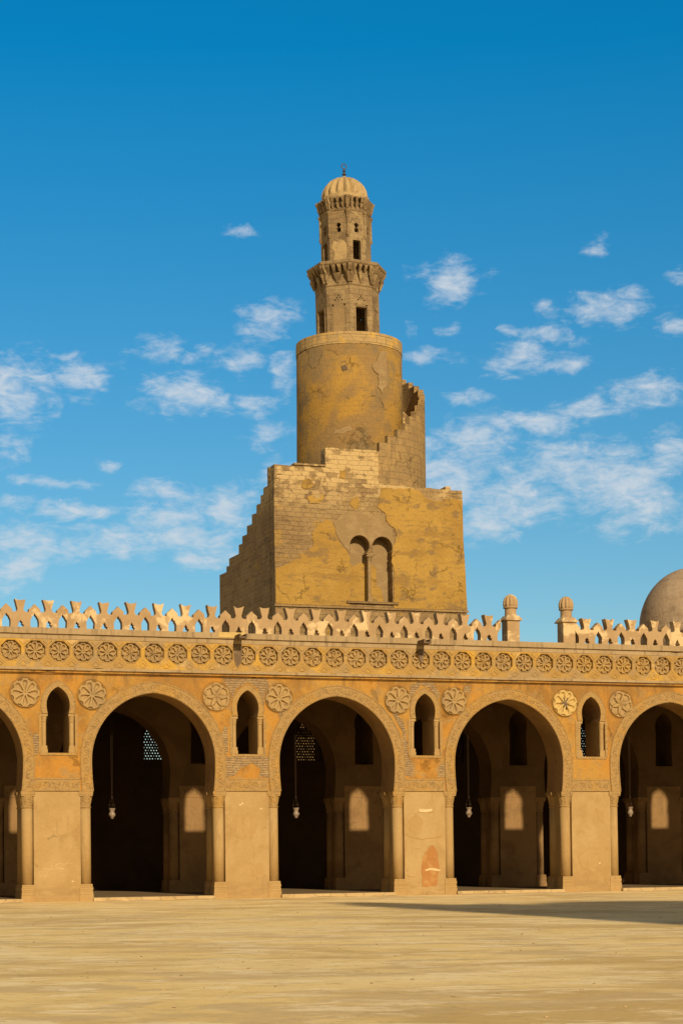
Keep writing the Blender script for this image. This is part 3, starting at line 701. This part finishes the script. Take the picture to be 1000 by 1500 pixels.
# bare brick where the plaster has gone
for i, pts in enumerate((
    [(-.86, 8.19), (.84, 8.19), (.90, 7.95), (.80, 7.4), (.72, 7.3), (.71, 6.8), (.69, 7.2), (.48, 7.8), (.06, 8.05), (-.38, 7.8), (-.60, 7.3), (-.64, 7.0), (-.72, 7.3), (-.75, 7.8)],
    [(-.78, 5.26), (.88, 5.26), (1.0, 5.1), (1.0, 4.5), (.45, 4.5), (.52, 4.85), (.2, 5.05), (-.25, 4.85), (-.5, 4.55), (-.84, 4.5), (-.92, 5.0)],
    [(-.86, 6.4), (-.70, 6.35), (-.70, 5.4), (-1.0, 5.3), (-.98, 5.9)],
    [(-.70+7.14, 5.9), (-.98+7.14, 6.0), (-.97+7.1, 5.0), (-.8+7.1, 4.6), (-.55+7.1, 4.5), (-.42+7.1, 4.9), (-.55+7.1, 5.2), (-.72+7.14, 5.25)],
    [(.50+7.1, 4.5), (.95+7.1, 4.5), (.9+7.1, 5.15), (.62+7.1, 5.0)],
    [(6.95, 8.19), (7.5, 8.19), (7.75, 7.8), (7.72, 7.55), (7.35, 7.98), (7.05, 8.06)],
    [(6.62, 8.1), (6.9, 8.19), (7.0, 8.12), (6.6, 7.6), (6.5, 7.3), (6.47, 7.6)],
    [(8.75, 7.83), (9.05, 7.83), (9.05, 8.05), (8.8, 8.1)],
    [(-6.35, 5.3), (-6.05, 5.3), (-6.0, 6.0), (-6.2, 6.1)],
    [(1.3, 6.6), (1.62, 7.0), (1.8, 7.25), (1.5, 7.3), (1.25, 7.0)],
    [(5.5, 7.3), (5.85, 6.9), (6.2, 6.3), (6.3, 5.7), (6.38, 5.72), (6.3, 6.5), (5.9, 7.1)],
    [(-8.02, 6.2), (-7.9, 5.6), (-8.0, 4.6), (-8.12, 4.6), (-8.05, 5.6)])):
    if i == 8: pts = [(x-1.7, z) for x, z in pts]
    flat_patch('bare_brick', pts, 'brick', AR, -.007-.0012*i, 0, .035, .12, i)

# ------------------------------------------------------------------ hanging lamps
def make_lamp(loc, label):
    L = thing('hanging_lamp', label, 'lamp', loc, 'glass lamps hanging in the arches'); L.scale = (.8, .8, .8)
    bm = bmesh.new()
    lathe(bm, [(.05, 0), (.075, .02), (.07, .06), (.15, .15), (.165, .21), (.13, .29), (.10, .33), (.12, .40), (.15, .48), (.155, .50), (.13, .49)], 20)
    obj('lamp_body', bm, 'glass', L, smooth=True)
    bm = bmesh.new()
    for k in range(3):
        a = k*2*PI/3+.4
        tube(bm, [(.15*math.cos(a), .15*math.sin(a), .49), (.12*math.cos(a), .12*math.sin(a), .72), (.04*math.cos(a), .04*math.sin(a), .98)], .008, 4)
        lathe(bm, [(.005, .60), (.028, .63), (.028, .66), (.005, .69)], 8, .135*math.cos(a), .135*math.sin(a))
    lathe(bm, [(.03, .96), (.05, 1.0), (.03, 1.04)], 8)
    obj('chain_bracket', bm, 'chain', L)
    bm = bmesh.new()
    h = (9.0-loc[2]-.08)/.8
    tube(bm, [(-.01, 0, 1.0), (-.03, 0, 2.6), (-.045, 0, h)], .010, 4); tube(bm, [(.01, 0, 1.0), (.03, 0, 2.6), (.045, 0, h)], .010, 4)
    obj('chain', bm, 'chain', L)
    return L
LY = 2.2
L0 = make_lamp((-4.62, LY, 3.02), 'small glass lamp on a long chain inside the leftmost whole arch')
for x, lb in ((2.60, 'small glass lamp on a long chain in the arch directly left of the patched pier'),
              (9.84, 'small glass lamp on a long chain in the arch below the gap between the pinnacles'),
              (17.05, 'small glass lamp on a long chain in the cut-off arch at the right edge')):
    o = dup(L0, (x, LY, 3.02)); o['label'] = lb

# ------------------------------------------------------------------ the minaret
MN = thing('minaret', 'tall tan stone minaret with square base, round drum and ribbed dome behind the arcade', 'minaret', (18.5, 40.7, 0))
TX, TY = 18.5, 40.7
def mobj(name, bm, mt, parent=None, smooth=False, label=None, lean=False):
    """parts of the minaret are modelled in world metres; move them to the minaret's base"""
    for v_ in bm.verts:
        if lean: v_.co.x -= max(0, v_.co.z-30)*.0135; v_.co.y += 0
        v_.co.x -= TX; v_.co.y -= TY
    o = obj(name, bm, mt, parent or MN, smooth=smooth)
    if label: o['label'] = label
    return o
FY = 36.
def jag(a, b_, n, amp, seed):
    return [(a[0]+(b_[0]-a[0])*i/n, a[1]+(b_[1]-a[1])*i/n+noise.noise(Vector((i*.9, seed, 0)))*amp) for i in range(n+1)]
win = [(16.76, 16.5), (16.76, 19.5)]+arc(17.37, 19.80, .61, 205, -48, 20)+[(17.93, 19.28), (18.10, 19.28)]+arc(18.79, 19.76, .63, 228, -22, 20)+[(19.41, 19.45), (19.41, 16.5)]
top = [(24.22, 9), (24.16, 15.8), (24.08, 18.5), (23.97, 20.5), (23.95, 23.42)]+[(23.2, 23.40), (23.2, 23.62), (22.87, 23.62), (22.87, 23.42)]+jag((22.8, 23.42), (18.62, 23.55), 8, .12, 2)+[(18.6, 25.50)]+jag((18.5, 25.52), (15.36, 25.5), 7, .05, 4)+[(15.3, 25.48), (15.29, 24.36), (13.45, 24.36)]+[(13.4, 24.30), (12.17, 24.34), (12.13, 21), (12.16, 18), (12.12, 9)]
top = [(x, z) for x, z in top]
bm = bmesh.new(); plate(bm, top, [win], FY, FY+.85); sq = mobj('square_storey', bm, 'masonry')
bm = bmesh.new(); box(bm, 16.5, 19.7, FY+.72, FY+.84, 16.3, 20.8); mobj('blind_window_panel', bm, 'smooth', sq)
flat = [(16.76, 16.5), (16.76, 18.6), (17.3, 18.3), (17.8, 18.6), (18.3, 17.9), (18.8, 18.4), (18.9, 17.6), (19.3, 17.2), (19.41, 16.5)]
bm = bmesh.new(); plate(bm, rough([(16.76, 16.5), (16.76, 18.9), (17.3, 18.7), (17.8, 18.9), (18.2, 19.0), (18.7, 18.6), (18.65, 17.6), (18.95, 17.4), (19.1, 16.5)], .1, .15, 8), [], FY+.69, FY+.72); mobj('plaster_coat', bm, 'coat', sq)
bm = bmesh.new(); box(bm, 12.14, 24.1, FY+.85, 47.9, 0, 19.2); box(bm, 14.3, 23.93, FY+.85, 46, 19.2, 22.3); box(bm, 15.3, 18.6, FY+.85, 38, 22.3, 24.4); mobj('tower_core', bm, 'masonry', sq)
# plaster coats, broken edges standing proud of the masonry
cR = [(19.46, 16.18, 1), (24.17, 16.2, 1), (24.12, 17.2, 1), (24.08, 18.5, 1), (23.965, 20.5, 1), (23.95, 22.78), (23.0, 22.95), (22.3, 22.72), (21.5, 22.92), (21.1, 23.30), (20.2, 23.30), (19.4, 23.34), (18.75, 23.32), (18.62, 22.5), (18.5, 22.1), (19.05, 21.6), (19.15, 21.25), (19.6, 20.9), (19.62, 20.3), (19.46, 19.9)]
cL = [(12.18, 16.2, 1), (16.74, 16.2, 1), (16.74, 19.15), (16.3, 19.7), (15.95, 20.3), (15.7, 21.1), (15.3, 21.3), (14.85, 21.0), (14.4, 20.4), (14.45, 19.6), (13.5, 19.0), (12.9, 18.5), (12.18, 18.2, 1)]
bm = bmesh.new(); plate(bm, rough(cR, .11, .14, 21), [], FY-.05, FY); mobj('plaster_coat', bm, 'coat', sq)
bm = bmesh.new(); plate(bm, rough(cL, .09, .14, 31), [], FY-.045, FY); mobj('plaster_coat', bm, 'coat', sq)
bm = bmesh.new(); plate(bm, rough([(15.75, 21.1), (16.0, 20.3), (16.4, 19.7), (16.72, 19.35), (16.70, 19.55)]+arc(17.37, 19.80, .63, 200, 0, 12)+arc(18.79, 19.76, .65, 160, 0, 12)+[(19.5, 20.2), (19.45, 20.9), (19.0, 21.2), (18.9, 21.7), (18.0, 21.6), (17.0, 21.8), (16.2, 21.5)], .03, .2, 12), [], FY-.03, FY); mobj('render_coat', bm, 'smooth', sq)
for i, pts in enumerate(([(14.1, 22.5), (14.5, 22.7), (14.6, 22.45), (14.95, 22.5), (15.1, 22.85), (15.2, 22.55), (14.9, 22.2), (14.3, 22.15)], [(16.9, 22.6), (17.3, 22.75), (17.4, 22.2), (17.1, 21.95), (16.8, 22.2)], [(13.9, 23.5), (14.3, 23.6), (14.6, 23.2), (14.1, 22.95), (13.8, 23.1)], [(16.2, 24.2), (16.6, 24.3), (16.5, 23.7), (16.15, 23.8)])):
    bm = bmesh.new(); plate(bm, rough(pts, .05, .1, 40+i), [], FY-.04, FY); mobj('plaster_coat', bm, 'coat', sq)
# string course and sill, coping
bm = bmesh.new(); box(bm, 12.08, 24.24, FY-.12, FY, 16.05, 16.17); mobj('string_course', bm, 'masonry', sq)
bm = bmesh.new(); box(bm, 16.5, 19.75, FY-.16, FY+.7, 16.38, 16.5); mobj('window_sill', bm, 'masonry', sq)
bm = bmesh.new(); box(bm, 13.35, 15.28, FY-.10, FY+.9, 24.365, 24.47); mobj('coping_slab', bm, 'masonry', sq)
bm = bmesh.new(); lathe(bm, [(.11, 16.72), (.105, 19.0)], 14, 18.02, FY+.2); lathe(bm, [(.11, 18.98), (.14, 19.02), (.11, 19.06), (.19, 19.2)], 14, 18.02, FY+.2); box(bm, 17.8, 18.24, FY+.0, FY+.42, 19.2, 19.275)
box(bm, 17.87, 18.17, FY+.05, FY+.35, 16.502, 16.6); box(bm, 17.9, 18.14, FY+.08, FY+.32, 16.6, 16.73); mobj('blind_window_column', bm, 'smooth', sq)
# west flank: stair parapet stepping down to the back
prof = [(FY+.855, 9), (FY+.855, 24.36), (37.27, 24.36), (37.27, 23.3), (38.1, 23.35), (38.1, 22.95), (38.7, 23.0), (38.7, 22.55), (39.6, 22.6), (39.6, 22.12), (40.6, 22.2), (40.6, 21.62), (41.7, 21.7), (41.7, 21.2), (42.75, 21.25), (42.75, 20.8), (43.55, 20.85), (43.55, 20.3), (45.8, 20.35), (45.8, 19.9), (46.45, 19.93), (46.45, 19.6), (48.12, 19.65), (48.15, 15), (48.2, 9)]
bm = bmesh.new(); plate(bm, prof, [], 12.125, 12.9, lambda u, d, v: (d, u, v)); mobj('stair_parapet', bm, 'masonry', sq)
# the stair flight behind the parapet
bm = bmesh.new()
for i in range(22):
    y = FY+1.0+i*.5; box(bm, 12.9, 14.3, y, y+.498, 19.1, 23.0-i*.165)
mobj('stair_flight', bm, 'masonry', sq)

# drum
NN = 96
bm = bmesh.new(); lathe(bm, [(3.32, 20), (3.30, 26), (3.27, 29), (3.255, 32.30)], NN, TX, TY); dr = mobj('drum', bm, 'drum', smooth=False)
for p in dr.data.polygons: p.use_smooth = abs(p.normal.z) < .5
bm = bmesh.new(); lathe(bm, [(3.285, 32.302), (3.28, 32.66), (3.29, 32.67), (3.275, 33.02+0)], NN, TX, TY, rib=lambda k, z: 1+.0025*math.sin(k*2.3)); mobj('drum_coping', bm, 'coping', dr)
# patches of lost plaster on the drum
def drum_patch(pts, mt, seed, dr_=.03):
    L = rough(pts, .12, .16, seed); bm = bmesh.new()
    cen = (sum(p[0] for p in L)/len(L), sum(p[1] for p in L)/len(L))
    def P3(a, z, r): return (TX+r*math.sin(a/3.3), TY-r*math.cos(a/3.3), z)
    c_ = bm.verts.new(P3(*cen, 3.30+dr_)); rings = []
    for s in (.33, .66, 1.):
        rings.append([bm.verts.new(P3(cen[0]+(p[0]-cen[0])*s, cen[1]+(p[1]-cen[1])*s, 3.295+dr_)) for p in L])
    rings.append([bm.verts.new(P3(p[0], p[1], 3.2)) for p in L])
    n_ = len(L)
    for k in range(n_): bm.faces.new((c_, rings[0][k], rings[0][(k+1) % n_]))
    for A, Bq in zip(rings, rings[1:]):
        for k in range(n_): bm.faces.new((A[k], Bq[k], Bq[(k+1) % n_], A[(k+1) % n_]))
    mobj('plaster_patch', bm, mt, dr)
drum_patch([(.3, 30.9), (.9, 31.9), (1.3, 32.0), (1.4, 31.0), (1.45, 30.0), (1.0, 29.3), (.7, 29.7), (.75, 30.5)], 'smooth', 3)
drum_patch([(-1.6, 30.9), (-1.3, 31.0), (-1.2, 30.7), (-1.5, 30.6)], 'spout', 5, .012)
drum_patch([(-2.0, 27.1), (-1.1, 27.3), (-.95, 27.0), (-1.6, 26.8), (-2.1, 26.8)], 'smooth', 7, .02)

# spiral stair wall round the drum
steps = [(21.8, 25.5), (28.8, 26.05), (37.6, 26.5), (45.3, 26.95), (50.8, 27.4), (59, 27.9), (67, 28.35), (77, 28.85), (87, 29.35), (98, 29.9), (110, 30.4), (120, 30.85), (129, 31.25), (138, 31.6), (147, 31.9), (156, 32.2), (166, 32.5)]
yw = R(19.3)
bm = bmesh.new(); prev = 0.0
Ro, Ri = 4.63, 4.28
ang0 = R(-2)
for i, (a_, z) in enumerate(steps):
    a1 = R(a_)-yw; a0_ = ang0 if i == 0 else R(steps[i-1][0])-yw
    zt = z if i else 25.5
    zt = steps[i][1] if i else 25.5
    ns = 3
    for s in range(ns):
        b0_, b1_ = a0_+(a1-a0_)*s/ns, a0_+(a1-a0_)*(s+1)/ns
        vs = []
        for zz in (21.0, zt+noise.noise(Vector((i*1.7, s, 3)))*.03):
            for (r_, bb) in ((Ro, b0_), (Ro, b1_), (Ri, b1_), (Ri, b0_)): vs.append(bm.verts.new((TX+r_*math.sin(bb), TY-r_*math.cos(bb), zz)))
        for f in ((0, 3, 2, 1), (4, 5, 6, 7), (0, 1, 5, 4), (1, 2, 6, 5), (2, 3, 7, 6), (3, 0, 4, 7)): bm.faces.new([vs[q] for q in f])
ss = mobj('spiral_stair_wall', bm, 'stairwall')
bm = bmesh.new()
for i in range(48):
    b0_ = R(0+i*3.2)-R(2); b1_ = b0_+R(3.2); zt = 24.2+i*.155
    vs = []
    for zz in (21.0, zt):
        for (r_, bb) in ((Ri, b0_), (Ri, b1_), (3.22, b1_), (3.22, b0_)): vs.append(bm.verts.new((TX+r_*math.sin(bb), TY-r_*math.cos(bb), zz)))
    for f in ((0, 3, 2, 1), (4, 5, 6, 7), (0, 1, 5, 4), (1, 2, 6, 5), (2, 3, 7, 6), (3, 0, 4, 7)): bm.faces.new([vs[q] for q in f])
mobj('stair_treads', bm, 'masonry', ss)

# octagonal storeys
PH0 = R(-14)
def face_map(i, Rr):
    """mapper for face i (between vertex i and i+1) : u along the side, d inward, v height"""
    a = PH0+(i+.5)*PI/4; ap = Rr*math.cos(PI/8)
    nx, ny = math.sin(a), -math.cos(a); tx, ty = math.cos(a), math.sin(a)
    return lambda u, d, v: (TX+nx*(ap-d)+tx*u, TY+ny*(ap-d)+ty*u, v)
def octagon(bm, r0, r1, z0, z1):
    lathe(bm, [(r0, z0), (r1, z1)], 8, TX, TY, a0=PH0)
def storey(bm, Rr, z0, z1, holes_for, th=.30):
    s = Rr*math.sin(PI/8)
    for i in range(8):
        plate(bm, [(-s, z0), (s, z0), (s, z1), (-s, z1)], holes_for(i), 0, th, face_map(i, Rr))
sqh = lambda u, v, h=.05: [(u-h, v-h), (u+h, v-h), (u+h, v+h), (u-h, v+h)]
def low_holes(i):
    H = []
    door = i in (0, 6, 4, 2)
    if door: H.append([(-.385, 33.05), (.385, 33.05), (.385, 34.95), (-.385, 34.95)])
    for u, v in ((0, 35.62), (-.09, 35.50), (.09, 35.50), (-.22, 35.37), (.22, 35.37), (-.37, 35.06), (.37, 35.06)): H.append(sqh(u, v, .042 if abs(u) < .3 else .06))
    return H
bm = bmesh.new(); storey(bm, 1.97, 33.02, 36.28, low_holes); octagon(bm, 1.9, 1.9, 35.9, 36.2)
os_ = mobj('octagonal_storey', bm, 'upper', lean=True)
# niche mouldings on every face: recess frame lines
bm = bmesh.new()
for i in range(8):
    mp = face_map(i, 1.97)
    for u0, u1, z0, z1 in ((-.50, -.44, 33.02, 35.0), (.44, .50, 33.02, 35.0), (-.44, .44, 35.0, 35.04)):
        if i in (7,) and z0 > 34: continue
        vs = [bm.verts.new(mp(u, d, v)) for d in (-.035, .0) for u, v in ((u0, z0), (u1, z0), (u1, z1), (u0, z1))]
        for f in ((0, 1, 2, 3), (7, 6, 5, 4), (0, 4, 5, 1), (1, 5, 6, 2), (2, 6, 7, 3), (3, 7, 4, 0)): bm.faces.new([vs[q] for q in f])
mobj('door_surround', bm, 'upper', os_, lean=True)
bm = bmesh.new()
mp = face_map(7, 1.97); plate(bm, rough([(-.36, 33.02), (.36, 33.02), (.36, 34.7), (.2, 34.95), (-.2, 34.95), (-.36, 34.75)], .02, .2, 3), [], -.02, 0, mp)
mobj('blocked_doorway', bm, 'smooth', os_, lean=True)
# muqarnas cornice : stacked tiers of pointed cells
def arcade_ring(bm, r_in, r_out, z0, z1, cells, th, wid=.72):
    """ring of little hanging consoles between r_in (bottom) and r_out (top) on each octagon side"""
    for i in range(8):
        mpi = face_map(i, 1.0); a = PH0+(i+.5)*PI/4
        nx, ny = math.sin(a), -math.cos(a); tx, ty = math.cos(a), math.sin(a)
        ap0, ap1 = r_in*math.cos(PI/8), r_out*math.cos(PI/8)
        side = 2*r_out*math.sin(PI/8); cw = side/cells
        P3 = lambda u, r_, v: (TX+nx*r_+tx*u, TY+ny*r_+ty*u, v)
        for c_ in range(cells+1):
            u = -side/2+cw*c_; hw = cw*wid/2; f = r_in/r_out
            prof_ = [(ap0-.05, z0, hw*.35), (ap0+.02, z0+.0, hw*.35), (ap0+(ap1-ap0)*.55, z0+(z1-z0)*.35, hw*.55), (ap1-.01, z0+(z1-z0)*.75, hw*.9), (ap1, z1, hw*1.15)]
            u_ = u
            rows = [[bm.verts.new(P3(u_-h, r_, v)), bm.verts.new(P3(u_+h, r_, v))] for r_, v, h in prof_]
            bk = [[bm.verts.new(P3(u_-h, ap0-.06, v)), bm.verts.new(P3(u_+h, ap0-.06, v))] for r_, v, h in prof_]
            for A, Bq, C_, D_ in zip(rows, rows[1:], bk, bk[1:]):
                bm.faces.new((A[0], A[1], Bq[1], Bq[0])); bm.faces.new((A[0], Bq[0], D_[0], C_[0])); bm.faces.new((A[1], C_[1], D_[1], Bq[1]))
            bm.faces.new((rows[-1][0], rows[-1][1], bk[-1][1], bk[-1][0]))
bm = bmesh.new()
lathe(bm, [(1.95, 36.2), (2.03, 36.28), (1.97, 36.34), (1.94, 36.75), (1.94, 37.0), (1.96, 37.5)], 8, TX, TY, a0=PH0)
arcade_ring(bm, 2.00, 2.20, 36.42, 36.98, 2, .1, .5); arcade_ring(bm, 2.08, 2.40, 36.95, 37.46, 5, .1, .62)
lathe(bm, [(2.40, 37.44), (2.46, 37.50), (2.48, 37.66), (2.40, 37.70)], 8, TX, TY, a0=PH0)
mobj('muqarnas_cornice', bm, 'upper', lean=True)
# upper octagon
def up_holes(i):
    H = []
    if i in (0, 6, 4, 2): H.append([(-.27, 37.9), (.27, 37.9), (.27, 39.18), (-.27, 39.18)])
    if i in (0, 7, 6, 1, 4):
        H.append([(-.14, 39.66), (.14, 39.66), (.14, 39.88), (.06, 39.94), (.09, 40.0), (.16, 40.1), (.10, 40.2), (0, 40.26), (-.10, 40.2), (-.16, 40.1), (-.09, 40.0), (-.06, 39.94), (-.14, 39.88)])
    return H
bm = bmesh.new(); storey(bm, 1.55, 37.70, 41.05, up_holes, .25); octagon(bm, 1.45, 1.45, 40.8, 41.0)
us = mobj('upper_octagon', bm, 'upper', lean=True)
bm = bmesh.new(); mp = face_map(7, 1.55); plate(bm, rough([(-.42, 37.75), (.5, 37.75), (.52, 38.4), (.40, 39.0), (.15, 39.2), (-.1, 39.05), (-.40, 39.25), (-.5, 38.7), (-.3, 38.4)], .09, .09, 13), [], -.02, 0, mp); mobj('plaster_patch', bm, 'worn', us, lean=True)
cm = None
for i in range(8):
    a = PH0+i*PI/4; cx_, cy_ = TX+1.55*math.sin(a), TY-1.55*math.cos(a)
    bm = bmesh.new(); lathe(bm, [(.085, 39.52), (.085, 40.72)], 10, cx_, cy_); lathe(bm, [(.09, 40.70), (.12, 40.74), (.10, 40.78), (.16, 40.9), (.17, 40.97)], 10, cx_, cy_); lathe(bm, [(.05, 39.34), (.11, 39.46), (.12, 39.53)], 10, cx_, cy_)
    mobj('colonnette', bm, 'upper', us, lean=True)
bm = bmesh.new()
lathe(bm, [(1.58, 40.98), (1.62, 41.06), (1.54, 41.12), (1.42, 41.3), (1.36, 41.95)], 8, TX, TY, a0=PH0)
arcade_ring(bm, 1.56, 1.70, 41.1, 41.45, 4, .1, .62); arcade_ring(bm, 1.58, 1.80, 41.38, 41.82, 4, .1, .6)
mobj('upper_muqarnas', bm, 'upper', lean=True)
# spiky corner points of the cornice
bm = bmesh.new()
lathe(bm, [(1.46, 41.8), (1.45, 42.02), (1.43, 42.08)], 48, TX, TY)
pr = [(1.415, 42.05), (1.40, 42.25), (1.33, 42.55), (1.19, 42.85), (.98, 43.1), (.70, 43.30), (.38, 43.42), (.10, 43.52), (.06, 43.6)]
lathe(bm, pr, 144, TX, TY, rib=lambda k, z: 1+(.17*(abs(math.sin(k*PI/9))-.75))*(42.2 < z < 43.45))
dm = mobj('ribbed_dome', bm, 'worn', smooth=False, lean=True)
bm = bmesh.new()
lathe(bm, [(.05, 43.5), (.05, 43.62), (.13, 43.68), (.13, 43.74), (.05, 43.80), (.05, 43.86), (.10, 43.90), (.10, 43.94), (.04, 43.98), (.04, 44.06)], 12, TX, TY)
rr_ = .16
tube(bm, [(TX+rr_*math.cos(R(95+350*k/24)), TY, 44.21+rr_*math.sin(R(95+350*k/24))) for k in range(25)], .032, 6)
mobj('crescent_finial', bm, 'metal', lean=True)

# ------------------------------------------------------------------ domed building to the right
DB = thing('domed_building', 'large smooth brown plaster dome rising behind the parapet at right edge', 'dome building', (36.15, 30.2, 0))
bm = bmesh.new()
N = 22; r0 = 3.12
lathe(bm, [(3.16, 13.4), (3.14, 14.2)]+[(r0*math.cos(R(a))*(1-.02*math.sin(R(2*a))), 15.0+3.35*math.sin(R(a))) for a in range(0, 88, 4)]+[(.06, 18.36)], 64)
obj('dome_shell', bm, 'dome', DB, smooth=True)
bm = bmesh.new(); lathe(bm, [(3.45, 10.5), (3.45, 13.4)], 8, a0=PI/8); obj('octagonal_drum', bm, 'dome', DB)
bm = bmesh.new(); box(bm, -4, 4, -4, 4, 0, 10.5); 
for s in (-1, 1): box(bm, -4.08, 4.08, s*4.0-.1, s*4.0+.1, 10.2, 10.6)
obj('cube_base', bm, 'ochre', DB)

# ------------------------------------------------------------------ the ablution pavilion in mid court; it throws the long shadow
FN = thing('fountain_pavilion', 'domed stone fountain pavilion in the courtyard beyond the right edge', 'pavilion', (8.6, -47.3, 0))
h = 7.2
bm = bmesh.new()
for k, (sx, sy) in enumerate(((0, -1), (1, 0), (0, 1), (-1, 0))):
    ax = (lambda u, d, v, s=(sx, sy): (s[0]*(h-d)-s[1]*u, s[1]*(h-d)+s[0]*u, v))
    L = [(x*1.1, z-1.8) for x, z in arch_line(0, 4.0, bot=4.)]
    hole = [(L[0][0], .3)]+L+[(L[-1][0], .3)]
    hh = h if k % 2 == 0 else h-1.2
    plate(bm, [(-hh, 0), (hh, 0), (hh, 11.), (-hh, 11.)], [hole], 0, 1.2, ax)
box(bm, -h+1.2, h-1.2, -h+1.2, h-1.2, 10.5, 10.9)
obj('pavilion_wall', bm, 'ochre', FN)
bm = bmesh.new(); lathe(bm, [(5.6, 10.9), (5.4, 12.4), (5.0, 12.41), (4.9, 13.2)], 8, a0=PI/8); obj('stepped_drum', bm, 'ochre', FN)
bm = bmesh.new(); lathe(bm, [(4.4, 13.2)]+[(4.4*math.cos(R(a)), 13.2+3.0*math.sin(R(a))) for a in range(4, 88, 6)]+[(.05, 16.2)], 48); obj('dome_shell', bm, 'dome', FN, smooth=True)
bm = bmesh.new(); lathe(bm, [(1.3, 0), (1.25, 13.9), (1.4, 14.0), (1.4, 14.3)], 20, -6.2, 6.1); lathe(bm, [(1.1, 14.3), (1.05, 15.0), (.7, 15.7), (.1, 16.2)], 20, -6.2, 6.1); obj('shadow_turret', bm, 'ochre', FN)  # turret added out of view to shape the tip of the court shadow
bm = bmesh.new(); box(bm, -7.25, -3.2, 3.6, 7.25, 0, 12.9); box(bm, -7.35, -3.1, 3.5, 7.35, 12.9, 13.15); obj('shadow_block', bm, 'ochre', FN)  # block added out of view to close a notch in the court shadow

# ------------------------------------------------------------------ small stones on the paving
rnd = random.Random(3)
bm = bmesh.new()
for i in range(170):
    d_ = rnd.uniform(13, 60); a_ = YAW+rnd.uniform(-.22, .22)
    x, y = -18.9+d_*math.sin(a_), -65.9+d_*math.cos(a_)
    if y > -1: continue
    s = rnd.uniform(.006, .02)
    bmesh.ops.create_icosphere(bm, subdivisions=1, radius=s, matrix=Matrix.Translation((x, y, s*.3)) @ Matrix.Diagonal((1.4, 1, .6, 1)))
struct(obj('scattered_gravel', bm, 'curb', recalc=False), 'stuff')
